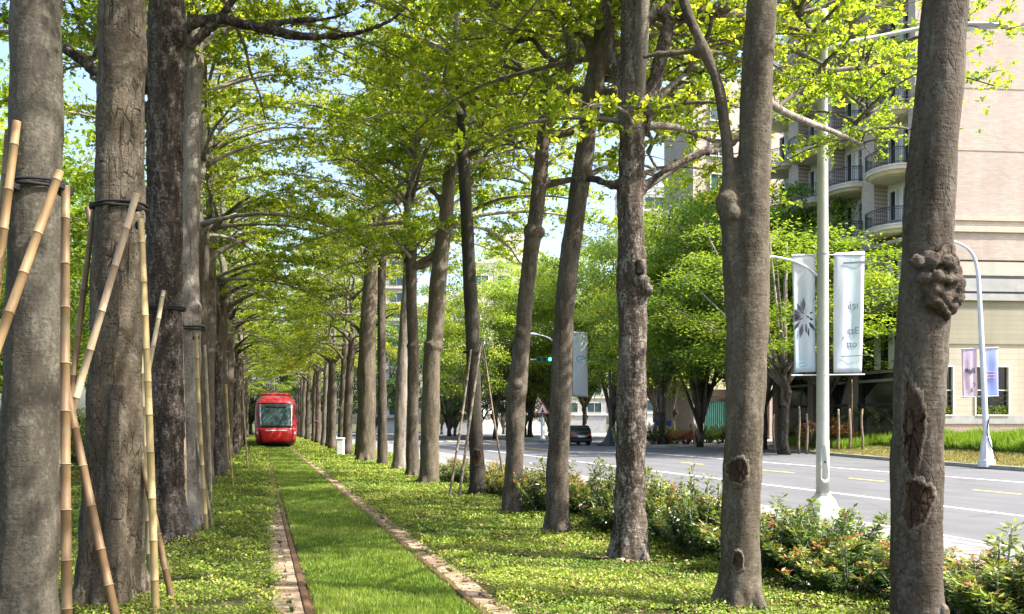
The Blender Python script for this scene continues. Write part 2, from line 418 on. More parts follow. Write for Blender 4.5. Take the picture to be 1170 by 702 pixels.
M['plaster'] = plain('white_plaster', (0.68, 0.66, 0.64), 0.8, 0.3, 0, 0.1, 0.8)
M['frame_white'] = plain('white_window_frame', (0.66, 0.64, 0.60), 0.5, 0.4, 0, 0.06, 3)
def glass(name, c, rough=0.06):
    n = N(name); v = n.coord('Object')
    col = n.mix(n.ramp(n.noise(v, 0.8, 3), [(0.4, 0.0), (0.6, 1.0)]), c, tuple(x * 1.6 for x in c))
    return n.done(n.bsdf(col, rough, n.bump(n.noise(v, 1.5, 2), 0.05, 0.02), 0.6))
M['glass_dark'] = glass('dark_window_glass', (0.012, 0.016, 0.018))
M['glass_teal'] = glass('teal_window_glass', (0.03, 0.06, 0.065))
M['teal_gate'] = plain('teal_gate_paint', (0.03, 0.12, 0.105), 0.6, 0.4, 0, 0.2, 1)
M['granite'] = plain('pink_granite', (0.30, 0.23, 0.20), 0.6, 0.4, 0, 0.35, 14)
M['tram_red'] = plain('tram_red_paint', (0.55, 0.012, 0.022), 0.3, 0.5, 0, 0.06, 1.0, 0, 0.6)
M['tram_dark_red'] = plain('tram_dark_red_paint', (0.20, 0.008, 0.014), 0.35, 0.5, 0, 0.08, 1.0, 0, 0.4)
M['tram_silver'] = plain('tram_silver_trim', (0.60, 0.56, 0.56), 0.35, 0.5, 0.3, 0.05)
M['headlight'] = plain('headlight_glass', (0.75, 0.76, 0.78), 0.12, 0.6, 0, 0.05)
M['tail_red'] = plain('red_lens', (0.45, 0.015, 0.015), 0.2, 0.5, 0, 0.05)
M['car_black'] = plain('black_car_paint', (0.012, 0.013, 0.015), 0.2, 0.5, 0, 0.1, 1, 0, 0.8)
M['rubber'] = plain('tyre_rubber', (0.02, 0.02, 0.02), 0.85, 0.2, 0, 0.2, 8)
M['alu'] = plain('alloy_rim', (0.45, 0.45, 0.46), 0.35, 0.5, 0.7, 0.1)
M['plate'] = plain('white_plate', (0.75, 0.75, 0.74), 0.5, 0.4)
M['sign_red'] = plain('sign_red', (0.55, 0.03, 0.03), 0.5, 0.4)
M['sign_white'] = plain('sign_white', (0.78, 0.78, 0.76), 0.5, 0.4)
M['sign_black'] = plain('sign_black', (0.02, 0.02, 0.02), 0.5, 0.4)
M['sign_blue'] = plain('sign_blue', (0.03, 0.10, 0.36), 0.5, 0.4)
M['signal_green'] = plain('signal_housing_green', (0.02, 0.14, 0.10), 0.5, 0.4)
M['fence_green'] = plain('green_fence_paint', (0.06, 0.16, 0.12), 0.6, 0.4)
M['cabinet'] = plain('pale_cabinet_paint', (0.62, 0.62, 0.58), 0.6, 0.4, 0, 0.12, 4)
M['wood_stake'] = plain('weathered_stake', (0.20, 0.155, 0.115), 0.85, 0.2, 0, 0.35, 12)
def emit(name, c, s):
    m, nt, out = new_mat(name); e = nt.nodes.new('ShaderNodeEmission')
    e.inputs[0].default_value = (*c, 1); e.inputs[1].default_value = s
    nt.links.new(e.outputs[0], out.inputs[0]); return m
M['go_light'] = emit('green_signal_lamp', (0.05, 1.0, 0.62), 3.0)

def banner_mat(name, stops, axis='Z', lo=0.0, hi=1.0, trans=0.45):
    n = N(name)
    tc = n.node('ShaderNodeTexCoord'); sp = n.node('ShaderNodeSeparateXYZ'); n.lk(tc.outputs['Generated'], sp.inputs[0])
    w = n.noise(n.coord('Generated', (5, 1, 0.7)), 1.6, 4, 0.5)
    f = n.math('ADD', sp.outputs[axis], n.math('MULTIPLY', n.math('SUBTRACT', w, 0.5), 0.35))
    col = n.ramp(f, stops)
    b = n.bsdf(col, 0.6, None, 0.3); t = n.node('ShaderNodeBsdfTranslucent'); n.lk(col, t.inputs['Color'])
    mx = n.node('ShaderNodeMixShader'); mx.inputs[0].default_value = trans
    n.lk(b.outputs[0], mx.inputs[1]); n.lk(t.outputs[0], mx.inputs[2])
    return n.done(mx)
M['banner_pale'] = banner_mat('pale_banner_cloth', [(0.0, (0.50, 0.60, 0.68)), (0.3, (0.62, 0.69, 0.74)), (0.6, (0.60, 0.66, 0.70)), (1.0, (0.70, 0.72, 0.74))])
M['banner_white'] = banner_mat('white_banner_cloth', [(0.0, (0.72, 0.76, 0.80)), (1.0, (0.82, 0.83, 0.84))])
M['banner_rainbow'] = banner_mat('iridescent_banner_cloth', [(0.0, (0.66, 0.70, 0.74)), (0.35, (0.66, 0.70, 0.76)), (0.62, (0.55, 0.66, 0.74)), (0.72, (0.62, 0.74, 0.68)), (0.8, (0.64, 0.66, 0.76)), (1.0, (0.68, 0.71, 0.75))], 'X')
M['banner_pink'] = banner_mat('pink_banner_cloth', [(0.0, (0.72, 0.62, 0.70)), (0.4, (0.74, 0.58, 0.66)), (1.0, (0.68, 0.58, 0.72))])
M['banner_blue'] = banner_mat('blue_banner_cloth', [(0.0, (0.34, 0.48, 0.78)), (0.4, (0.42, 0.42, 0.78)), (0.7, (0.40, 0.50, 0.80)), (1.0, (0.56, 0.58, 0.80))])
M['ink'] = plain('banner_ink', (0.05, 0.045, 0.06), 0.7, 0.2)
M['ink_soft'] = plain('faint_banner_ink', (0.13, 0.14, 0.17), 0.7, 0.2)
M['ink_cyan'] = plain('cyan_banner_ink', (0.20, 0.45, 0.55), 0.7, 0.2)
M['dead_leaf'] = leafmat('dead_leaf', [(0.0, (0.07, 0.045, 0.025)), (0.5, (0.20, 0.13, 0.07)), (1.0, (0.38, 0.29, 0.17))], (1.1, 1, .8), .2, hue=0, val=0)
M['palm'] = leafmat('palm_leaf', [(0.0, (0.03, 0.07, 0.015)), (0.6, (0.08, 0.15, 0.03)), (1.0, (0.24, 0.28, 0.10))], (1.2, 1.2, 0.6), 0.3)

exec_parts = []
# ================================================================== SETTING
ORD = ['first', 'second', 'third', 'fourth', 'fifth', 'sixth', 'seventh', 'eighth', 'ninth', 'tenth', 'eleventh', 'twelfth', 'thirteenth', 'fourteenth', 'fifteenth',
       'sixteenth', 'seventeenth', 'eighteenth', 'nineteenth', 'twentieth', 'twenty-first', 'twenty-second', 'twenty-third', 'twenty-fourth', 'twenty-fifth',
       'twenty-sixth', 'twenty-seventh', 'twenty-eighth', 'twenty-ninth', 'thirtieth', 'thirty-first', 'thirty-second', 'thirty-third', 'thirty-fourth']
Y0, Y1 = -16.0, 150.0
ROAD_Z = -0.12
KERB_X = 9.45

def sheet(name, x0, x1, z, mat, y0=Y0, y1=Y1, nx=1, ny=1, bumpy=0.0):
    mb = MB()
    xs = np.linspace(x0, x1, nx + 1); ys = np.linspace(y0, y1, ny + 1)
    for y in ys:
        for x in xs:
            mb.v.append((x, y, z + (bumpy * mnoise.noise(Vector((x * 0.7, y * 0.7, 3.1))) if bumpy else 0)))
    for j in range(ny):
        for i in range(nx):
            a = j * (nx + 1) + i
            mb.f.append((a, a + 1, a + nx + 2, a + nx + 1)); mb.m.append(0)
    return tag(mb.build(name, mat), kind='structure')

# ground: one sheet to the horizon
mb = MB(); mb.quad((-900, -900, -0.2), (900, -900, -0.2), (900, 900, -0.2), (-900, 900, -0.2))
tag(mb.build('ground', M['ground']), kind='structure')
sheet('verge', -16, 0.13, 0.0, M['soil'], nx=20, ny=160, bumpy=0.015)
sheet('track_bed', 0.13, 2.09, -0.012, M['turf'])
sheet('verge', 2.09, 6.35, 0.0, M['soil'], nx=8, ny=160, bumpy=0.015)
sheet('footpath', 6.35, KERB_X - 0.15, 0.002, M['old_path'])
sheet('footpath_slab', 6.35, KERB_X - 0.16, 0.007, M['pave'], 13.2, 21.0)
mb = MB()
y = Y0
while y < 130:
    mb.bbox(KERB_X - 0.15, KERB_X, y, y + 0.992, ROAD_Z - 0.02, 0.012, 0.015); y += 1.0
tag(mb.build('kerb', M['kerb']), kind='structure')
sheet('road', KERB_X, 75, ROAD_Z, M['asphalt'])

# rails: head, groove filler; pavers in two strips
for x in (0.405, 1.835):
    mb = MB(); mb.bbox(x - 0.03, x + 0.03, Y0, 120, -0.03, 0.022, 0.008)
    tag(mb.build('track_rail', M['rail']), kind='structure')
    mb = MB(); mb.box(*((x + 0.032, x + 0.085) if x < 1 else (x - 0.092, x - 0.032)), Y0, 120, -0.03, -0.002)
    tag(mb.build('rail_groove', M['groove']), kind='structure')
def paver_strip(x0, x1, y0, y1, seed, ragged=0.0):
    rng = random.Random(seed); mb = MB(); rv = []
    y = y0
    while y < y1:
        w = rng.uniform(0.085, 0.125)
        a, b = x0 + rng.uniform(-1, 1) * ragged, x1
        split = rng.random() < 0.45
        segs = [(a, b)] if not split else [(a, (a + b) / 2 + rng.uniform(-.03, .03)), ((a + b) / 2 + 0.034, b)]
        for s0, s1 in segs:
            if s1 - s0 < 0.04: continue
            h = 0.012 + rng.uniform(-0.008, 0.012)
            n0 = len(mb.f)
            mb.bbox(s0, s1, y, y + w - 0.008, -0.05, h, 0.008)
            rv += [min(1, max(0, rng.gauss(0.5, 0.27)))] * (len(mb.f) - n0)
        y += w
    o = mb.build('paver_strip', M['paver'])
    a = o.data.attributes.new('rnd', 'FLOAT', 'FACE'); a.data.foreach_set('value', rv)
    return tag(o, kind='structure')
paver_strip(0.135, 0.368, -2, 36, 3, 0.02)
paver_strip(1.872, 2.085, -2, 60, 4, 0.02)

# road markings
def strip_marking(name, x, w, segs, mat, z=ROAD_Z + 0.004):
    mb = MB()
    for a, b in segs: mb.quad((x - w/2, a, z), (x + w/2, a, z), (x + w/2, b, z), (x - w/2, b, z))
    return tag(mb.build(name, mat), kind='structure')
strip_marking('lane_line', 13.65, 0.13, [(Y0, 76)], M['white_line'])
strip_marking('lane_line', 21.3, 0.13, [(Y0, 52)], M['white_line'])
dash = []
for pa, pb in (((870, 537), (912, 540.5)), ((972.6, 546.4), (1017, 550.2)), ((1106, 560), (1170, 565))):
    dash.append((G(*pb, ROAD_Z).y, G(*pa, ROAD_Z).y))
dd = dash[0]
for k in range(1, 4): dash.append((dd[0] + 6.4 * k, dd[1] + 6.4 * k))
dash.append((dash[2][0] - 6.4, dash[2][1] - 6.4))
strip_marking('lane_dash', 17.75, 0.13, dash, M['yellow_line'])
strip_marking('centre_line', 17.6, 0.11, [(52, 110)], M['yellow_line'])
strip_marking('centre_line', 17.9, 0.11, [(52, 110)], M['yellow_line'])
mb = MB()
for k in range(11):
    x = 10.6 + k * 1.25; mb.quad((x, 77.5, ROAD_Z + .004), (x + .5, 77.5, ROAD_Z + .004), (x + .5, 81, ROAD_Z + .004), (x, 81, ROAD_Z + .004))
tag(mb.build('crosswalk', M['white_line']), kind='structure')

# far side: kerb line, dry verge rising to the building
kl = [(25.6, -16), (25.6, 8), (25.7, 16), (25.8, 22), (26.3, 27), (27.4, 33), (29.0, 40), (30.6, 46), (31.9, 50.2), (33.6, 53), (37.5, 54.6), (75, 56)]
def smooth_line(pts, step=1.0):
    out = []
    for (a, b) in zip(pts[:-1], pts[1:]):
        n = max(1, int(math.dist(a, b) / step))
        for i in range(n): out.append((a[0] + (b[0]-a[0]) * i / n, a[1] + (b[1]-a[1]) * i / n))
    out.append(pts[-1]); return out
KL = smooth_line(kl)
def bank_z(t):      # height above road datum across the bank, t metres from the kerb
    return 0.03 + 0.10 * min(1, t / 2.0) + 0.55 * max(0, min(1, (t - 2) / 3.5)) ** 1.2
def far_kerb(pts, closed=False):
    mb = MB()
    for i in range(len(pts) - 1):
        a, b = Vector((*pts[i], 0)), Vector((*pts[i+1], 0)); d = (b - a).normalized(); nrm = Vector((d.y, -d.x, 0))
        b = b - d * 0.008
        p = [a, b, b + nrm * 0.18, a + nrm * 0.18]
        v = [(q.x, q.y, ROAD_Z - .03) for q in p] + [(q.x, q.y, 0.03) for q in p]
        mb.add(v, [(3, 2, 1, 0), (4, 5, 6, 7), (0, 1, 5, 4), (1, 2, 6, 5), (2, 3, 7, 6), (3, 0, 4, 7)])
    return tag(mb.build('kerb', M['kerb']), kind='structure')
far_kerb(KL[:-1])
# bank surface: along lines of constant Y inside the kerb
mb = MB(); ys = np.linspace(-16, 53, 70); ts = [0.17, 1, 2, 3, 4, 5, 6, 9, 16, 36]
kx = lambda y: float(np.interp(y, [p[1] for p in kl[:10]], [p[0] for p in kl[:10]]))
for y in ys:
    for t in ts: mb.v.append((kx(y) + t, y, bank_z(t) + 0.04 * mnoise.noise(Vector((kx(y) + t, y, 0)) * 0.8)))
for j in range(len(ys) - 1):
    for i in range(len(ts) - 1):
        a = j * len(ts) + i; mb.f.append((a, a + 1, a + len(ts) + 1, a + len(ts))); mb.m.append(0)
tag(mb.build('roadside_bank', M['bank'], smooth=True), kind='structure')
# corner island across the side street
isl = [(25.6, 120), (25.6, 57), (26.0, 55.6), (27.0, 55.2), (31, 58.6), (37, 64.6), (75, 68)]
isl_s = smooth_line(isl[1:])
far_kerb(smooth_line(list(reversed([(25.6, 57), (25.6, 120)]))[::1], 1.0) + isl_s[:-1])
mb = MB(); inner = [(x + 0.17, y + 0.12) for x, y in isl] 
mb.add([(x, y, 0.026) for x, y in inner] + [(75, 120, 0.026)], [tuple(range(len(inner) + 1))])
tag(mb.build('corner_pavement', M['pave']), kind='structure')

# ================================================================== VEGETATION BUILDERS
def limb_path(start, az, length, rise0, rise1, rng, n=8, wob=0.10):
    p = Vector(start); pts = [p.copy()]; a = az
    for i in range(n):
        s = (i + 1) / n; a += rng.gauss(0, wob); el = rise0 + (rise1 - rise0) * s
        p = p + Vector((math.cos(a) * math.cos(el), math.sin(a) * math.cos(el), math.sin(el))) * (length / n)
        pts.append(p.copy())
    return pts

def crown_tiered(seed, H=6.6, RAD=4.1, tiers=6, zlow=-0.9, lead_r=0.10, leafL=0.088, leafW=0.051, step=0.056, dense=5):
    """flat tiers of wiry limbs; rosettes of small leaves along the twigs"""
    rng = random.Random(seed); g = np.random.default_rng(seed)
    mb = MB(); C = []; Dz = []
    lead = [Vector((0, 0, -0.3 if lead_r > .05 else 0.0))]
    for i in range(9):
        lead.append(Vector((rng.gauss(0, .10), rng.gauss(0, .10), H * (i + 1) / 9)))
    mb.tube(lead, [lead_r * (1 - 0.085 * i) for i in range(10)], 8)
    def leadpt(z):
        f = max(0, min(8.999, z / H * 9)) ; i = int(f); return lead[min(i + 0, 8)].lerp(lead[min(i + 1, 9)], f - i)
    for t in range(tiers):
        k = t / (tiers - 1)
        h = 0.15 + (H - 0.3) * k ** 0.95
        nl = rng.choice((5, 6)) if t < tiers - 1 else 4
        a0 = rng.uniform(0, 6.28)
        for j in range(nl):
            az = a0 + 2 * math.pi * j / nl + rng.gauss(0, 0.22)
            Lm = RAD * (1 - 0.5 * k ** 1.6) * rng.uniform(0.72, 1.12)
            if t == 0 and rng.random() < 0.25: Lm *= 0.5
            base = leadpt(max(0.02, h + rng.gauss(0, 0.15)))
            r0, r1 = (R(18), R(-24)) if t == 0 else ((R(38), R(-6)) if t < tiers - 1 else (R(60), R(25)))
            pts = limb_path(base, az, Lm, r0 + rng.gauss(0, .1), r1 + rng.gauss(0, .1), rng)
            rb = 0.020 + 0.011 * Lm
            mb.tube(pts, [rb * (1 - 0.10 * i) * (0.85 if i else 1.2) for i in range(len(pts))], 6)
            # twigs
            s = 0.22; side = 1
            while s < 1.0:
                f = s * (len(pts) - 1); i = min(int(f), len(pts) - 2)
                q = pts[i].lerp(pts[i+1], f - i); dv = pts[i+1] - pts[i]
                ta = math.atan2(dv.y, dv.x) + side * rng.uniform(0.55, 1.15)
                tl = (0.30 * Lm * (1.15 - 0.7 * s) + 0.25) * rng.uniform(0.6, 1.2)
                tp = limb_path(q, ta, tl, R(rng.uniform(0, 28)), R(rng.uniform(-16, 6)), rng, 5, 0.16)
                mb.tube(tp, [0.011, 0.009, 0.007, 0.006, 0.004, 0.003], 4)
                u = 0.15
                while u <= 1.02:
                    f2 = min(u, 0.999) * 5; i2 = int(f2); c = tp[i2].lerp(tp[i2+1], f2 - i2)
                    C.append((c.x + rng.gauss(0, .05), c.y + rng.gauss(0, .05), c.z + rng.gauss(0.01, .03)))
                    if rng.random() < 0.5:
                        C.append((c.x + rng.gauss(0, .16), c.y + rng.gauss(0, .16), c.z + rng.gauss(-0.03, .10)))
                    u += step / tl
                side = -side; s += rng.uniform(0.20, 0.34) / Lm
    off = Vector((seed * 1.7, seed * .9, 0))
    C = [c for c in C if mnoise.noise(Vector((c[0] * .85, c[1] * .85, c[2] * 1.3)) + off) > -0.12 - .12 * (rng.random() < .3)]
    C = np.array(C); k = dense
    base = np.repeat(C, k, axis=0); n = len(base)
    ang = g.uniform(0, 2 * np.pi, n)
    el = g.normal(-0.05, 0.55, n)
    d = np.stack([np.cos(ang) * np.cos(el), np.sin(ang) * np.cos(el), np.sin(el)], 1)
    nr = unit(np.stack([g.normal(0, .8, n), g.normal(0, .8, n), np.ones(n)], 1)); nr = unit(nr - d * np.sum(nr * d, 1, keepdims=True))
    sc = g.uniform(0.5, 1.3, n)
    base = base + d * 0.01
    tone = np.repeat(np.clip(g.normal(0.5, 0.2, len(C)), 0, 1), k)
    rnd = np.clip(tone + g.normal(0, 0.14, n), 0, 1)
    Q = kites(base, d, nr, leafL * sc, leafW * sc, 0.08)
    return mb.mesh('row_tree_branches', M['branch'], True), quads_mesh('row_tree_leaves', Q, rnd, M['leaf_row'])

def crown_round(seed, rx=4.4, rz=3.6, nclump=95, nleaf=250, leaf=0.15, mat='leaf_broad', flat=0.32, cl=(0.6, 1.7)):
    """bushy crown of many flattened leaf clumps, open between them"""
    rng = random.Random(seed); g = np.random.default_rng(seed)
    mb = MB(); B = []; T = []; Nn = []
    for c in range(nclump):
        while True:
            v = Vector((rng.uniform(-1, 1), rng.uniform(-1, 1), rng.uniform(-1, 1)))
            if 0.35 < v.length < 1.0 and v.z > -0.75: break
        lob = 1 + 0.22 * mnoise.noise(v.normalized() * 2.2 + Vector((seed, 0, 0)))
        ctr = Vector((v.x * rx * lob, v.y * rx * lob, v.z * rz * lob))
        s = rng.uniform(*cl); n = int(nleaf * rng.uniform(0.7, 1.3))
        p = g.normal(0, 1, (n, 3)); p = unit(p) * (g.uniform(0, 1, (n, 1)) ** 0.5)
        p[:, 0] *= s; p[:, 1] *= s; p[:, 2] *= s * flat
        p[:, 2] -= 0.25 * (p[:, 0] ** 2 + p[:, 1] ** 2) / s          # each clump droops at its rim
        B.append(p + np.array(ctr)); T.append(np.full(n, np.clip(rng.gauss(0.5, 0.26), 0, 1)))
        if c % 5 == 0: mb.tube([Vector((0, 0, -rz * 1.05)), Vector((ctr.x * .35, ctr.y * .35, -rz * .5 + ctr.z * .2)), ctr], [0.09, 0.06, 0.02], 5)
    mb.tube([Vector((0, 0, -rz * 1.25)), Vector((0.1, 0, -rz * .4)), Vector((0, .1, rz * .7))], [0.14, 0.10, 0.03], 7)
    base = np.concatenate(B); n = len(base)
    ang = g.uniform(0, 2*np.pi, n); el = g.normal(-0.15, 0.4, n)
    d = np.stack([np.cos(ang) * np.cos(el), np.sin(ang) * np.cos(el), np.sin(el)], 1)
    nr = unit(np.stack([g.normal(0, .4, n), g.normal(0, .4, n), np.ones(n)], 1)); nr = unit(nr - d * np.sum(nr * d, 1, keepdims=True))
    sc = g.uniform(0.7, 1.25, n)
    rnd = np.clip(np.concatenate(T) + g.normal(0, 0.18, n), 0, 1)
    return mb.mesh('round_tree_branches', M['branch'], True), quads_mesh('round_tree_leaves', kites(base, d, nr, leaf * sc, leaf * .58 * sc, 0.08), rnd, M[mat])

def remeshed(mb, name, mat, voxel, amp, seed, rid=9.0, fine=0.35):
    """merge the tubes of a trunk into one skin and roughen it"""
    me = mb.mesh('tmp', mat)
    o = bpy.data.objects.new('tmp', me); COL.objects.link(o)
    m = o.modifiers.new('r', 'REMESH'); m.mode = 'VOXEL'; m.voxel_size = voxel; m.use_smooth_shade = True
    dg = bpy.context.evaluated_depsgraph_get(); dg.update()
    out = bpy.data.meshes.new_from_object(o.evaluated_get(dg)); out.name = name
    bpy.data.objects.remove(o); bpy.data.meshes.remove(me)
    nv = len(out.vertices)
    co = np.empty(nv * 3, np.float32); out.vertices.foreach_get('co', co); co = co.reshape(-1, 3)
    nm = np.empty(nv * 3, np.float32); out.vertex_normals.foreach_get('vector', nm); nm = nm.reshape(-1, 3)
    disp = np.empty(nv, np.float32); off = Vector((seed * 3.7, seed * 1.3, 0))
    for i in range(nv):
        x, y, z = co[i].tolist()
        a = mnoise.noise(Vector((x * rid, y * rid, z * 1.4)) + off)
        b = mnoise.noise(Vector((x * 26, y * 26, z * 17)) + off)
        c = mnoise.noise(Vector((x * 3.1, y * 3.1, z * 2.2)) + off)
        disp[i] = amp * (a + fine * b + 0.8 * c)
    co = co + nm * disp[:, None]
    out.vertices.foreach_set('co', co.reshape(-1)); 
    out.polygons.foreach_set('use_smooth', [True] * len(out.polygons))
    out.materials.clear(); out.materials.append(mat)
    out.update(); return out

def spline(pts, k=6):
    """Catmull-Rom through (Vector, r)"""
    out = []
    n = len(pts)
    for i in range(n - 1):
        p0, p1, p2, p3 = pts[max(i-1, 0)], pts[i], pts[i+1], pts[min(i+2, n-1)]
        for j in range(k):
            t = j / k
            def cr(a, b, c, d): return 0.5 * ((2 * b) + (c - a) * t + (2*a - 5*b + 4*c - d) * t*t + (3*b - a - 3*c + d) * t*t*t)
            out.append((cr(p0[0], p1[0], p2[0], p3[0]), max(0.003, cr(p0[1], p1[1], p2[1], p3[1]))))
    out.append(pts[-1]); return out

CROWNS = [crown_tiered(100 + i, dense=8) for i in range(5)]
THIN = [crown_tiered(140 + i, tiers=5, step=.11) for i in range(2)]
BARE = [crown_tiered(145 + i, tiers=4, step=.22) for i in range(2)]
SPRAY = [crown_tiered(150 + i, H=1.9, RAD=2.3, tiers=4, lead_r=0.035, leafL=.088, leafW=.05, step=.062, dense=6) for i in range(3)]
ROUND = [crown_round(200), crown_round(201, 4.8, 3.4), crown_round(202, 3.9, 4.2), crown_round(203, 4.4, 3.6, 70, 200, 0.15)]
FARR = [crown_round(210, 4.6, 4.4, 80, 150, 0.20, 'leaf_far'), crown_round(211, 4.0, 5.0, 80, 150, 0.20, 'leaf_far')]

def hang_crown(t, var, at, sc, rz, leader=None, szz=None):
    b = obj('branches', var[0], t); l = obj('crown', var[1], t)
    for o in (b, l):
        o.location = at; o.scale = (sc, sc, szz or sc); o.rotation_euler = (0, 0, rz)

def pxpath(path, D):
    return [(P(p[0], p[1], D + (p[3] if len(p) > 3 else 0)), p[2] / F * D) for p in path]

def near_tree(label, D, main, limbs, bark, var, crown_sc, rz, voxel=0.022, amp=0.012, group=None, knots=(), stubs=(), extra=(), cat='tree', crown=True, roots=5, fine=0.35, flare=1.0, drop=0.0, thin=False):
    ps = spline(pxpath(main, D), 7)
    base = ps[0][0].copy(); base.z = 0
    t = empty('avenue_tree', base)
    tag(t, label, cat, group)
    mb = MB()
    pts = [p - base for p, r in ps]; pts[0].z = -0.12
    mb.tube(pts, [r for p, r in ps], 18, 0.10, D)
    r0 = ps[0][1]; rng = random.Random(int(D * 100))
    a0 = rng.uniform(0, 6)
    for k in range(roots):                                   # root flare
        a = a0 + 2 * math.pi * k / roots + rng.gauss(0, .2); d = Vector((math.cos(a), math.sin(a), 0)); h = rng.uniform(0.35, 0.7) * flare
        mb.tube([d * r0 * 1.25 * flare + Vector((0, 0, -0.12)), d * r0 * 0.98 * flare + Vector((0, 0, 0.06)), d * r0 * 0.66 + Vector((0, 0, h * .5)), d * r0 * 0.45 + Vector((0, 0, h))], [r0 * .30, r0 * .30, r0 * .34, r0 * .22], 8)
    for e in extra:                                          # flutes along the stem
        q = spline(pxpath(e, D), 5); mb.tube([p - base for p, r in q], [r for p, r in q], 10)
    for lb in limbs:
        q = spline(pxpath(lb, D), 6); mb.tube([p - base for p, r in q], [r for p, r in q], 10, 0.12, D + 1)
    for (px, py, rp, dd) in knots:
        mb.ball(P(px, py, D + dd) - base, rp / F * D, 6)
    me = remeshed(mb, 'avenue_trunk', M[bark], voxel, amp, D, fine=fine)
    obj('trunk', me, t)
    for (a, b, r) in stubs:                                  # sawn limb stubs with pale ends
        A, B = P(*a) - base, P(*b) - base; rr = r / F * a[2]
        sm = MB(); sm.tube([A, A.lerp(B, .5), B], [rr * 1.25, rr, rr * 1.08], 12, .1, 3)
        so = sm.build('limb_stub', M[bark], t, smooth=True)
        cm = MB(); dv = (B - A).normalized(); cm.tube([B - dv * .004, B + dv * .006], [rr * .86, rr * .80], 12); cm.build('cut_face', M['heartwood'], so)
    if crown:
        top = pts[-1]
        hang_crown(t, BARE[var % 2] if thin else CROWNS[var], top - Vector((0, 0, 0.05 + drop)), crown_sc, rz)
    return t, base

# ------------------------------------------------------------------ the avenue: right-hand row
T = {}
T['R1'] = near_tree('thick smooth grey trunk with a gnarled burl and torn bark, nearest on the right', 5.6,
    [(1050, 772, 33), (1049, 702, 29), (1047, 600, 28), (1047, 520, 28), (1052, 420, 28), (1055, 350, 28), (1061, 250, 27), (1071, 120, 26), (1080, 0, 25), (1088, -160, 24), (1094, -420, 20)],
    [], 'bark_brown', 0, 0.95, 0.4, 0.018, 0.007, knots=(), roots=5, flare=0.8, thin=True)
T['R2'] = near_tree('brown forked trunk with a slim second stem and a knobbly cut collar, right row', 7.55,
    [(846, 698, 27), (845, 655, 24), (847, 580, 22), (849, 520, 22), (852, 420, 22.5), (854, 340, 24), (857, 280, 21), (860, 220, 19), (864, 120, 18), (870, 0, 17), (877, -110, 16), (884, -210, 13)],
    [[(846, 380, 16), (842, 330, 15), (837, 280, 13), (834, 250, 12), (831, 232, 13), (833, 205, 8.5), (829, 150, 7), (818, 90, 6.5), (803, 55, 7), (792, 30, 6), (782, 5, 6), (770, -50, 5)],
     [(803, 55, 5), (780, 60, 4), (750, 62, 3.5), (735, 66, 3)]],
    'bark_grey', 1, 1.0, 2.1, 0.02, 0.011, thin=True, knots=((831, 231, 13.5, -.03), (836, 245, 12, -.05)))
T['R3'] = near_tree('rough dark brown trunk with a sawn stub above a knot and a heavy dark bough', 10.2,
    [(720, 643, 22), (720, 600, 18.5), (720, 560, 17.5), (721, 520, 17.5), (722, 430, 17), (722, 340, 16.5), (721, 260, 15), (721, 190, 14), (722, 120, 15), (722, 50, 13), (722, -10, 12), (724, -45, 10)],
    [[(727, 150, 11), (738, 122, 11), (748, 95, 9), (756, 60, 8), (765, 20, 7), (774, -40, 6)],
     [(725, 40, 11), (745, 16, 10), (775, 17, 10), (805, 14, 9), (835, 5, 8), (865, -12, 7, .5), (900, -30, 5, 1)],
     [(730, 222, 6), (745, 206, 4.5), (765, 192, 4), (800, 176, 3.5, .3), (826, 170, 3, .6), (860, 150, 2.5, 1)],
     [(720, 205, 5), (700, 212, 5), (680, 205, 4, .2), (655, 205, 3, .4)],
     [(715, 110, 6), (700, 60, 5), (693, 10, 5), (684, -30, 4)]],
    'bark_rough', 2, 1.0, 4.0, 0.022, 0.017, knots=((738, 332, 8, -.1), (733, 322, 9, -.12), (741, 122, 10, -.05), (728, 545, 8, -.1), (734, 462, 6, -.1)), drop=1.7,
    stubs=(((731, 312, 10.05), (733, 297, 10.02), 4.6),), fine=0.6)
T['R4'] = near_tree('straight pale brown trunk leaning right, with a bleached broken limb near its top', 12.6,
    [(638, 612, 15), (637, 580, 13.5), (637, 540, 12.5), (639, 500, 12), (641, 440, 12.5), (645, 360, 11.5), (653, 280, 11), (663, 210, 11), (671, 150, 10.5), (679, 95, 11), (686, 50, 9), (691, 0, 8), (696, -30, 7)],
    [[(681, 80, 7), (670, 45, 5.5), (655, 32, 5), (632, 12, 4.5)], [(683, 70, 6), (700, 82, 6), (712, 70, 5, .2), (716, 40, 4, .3)], [(680, 95, 6), (692, 105, 5), (705, 104, 4)],
     [(668, 105, 4), (655, 102, 4), (640, 112, 4), (625, 118, 3)], [(688, 40, 6), (690, 0, 5), (672, -40, 4)]],
    'bark_brown', 3, 1.0, 1.0, 0.024, 0.010, knots=((640, 488, 6, -.08), (684, 70, 12, 0)), drop=.9)
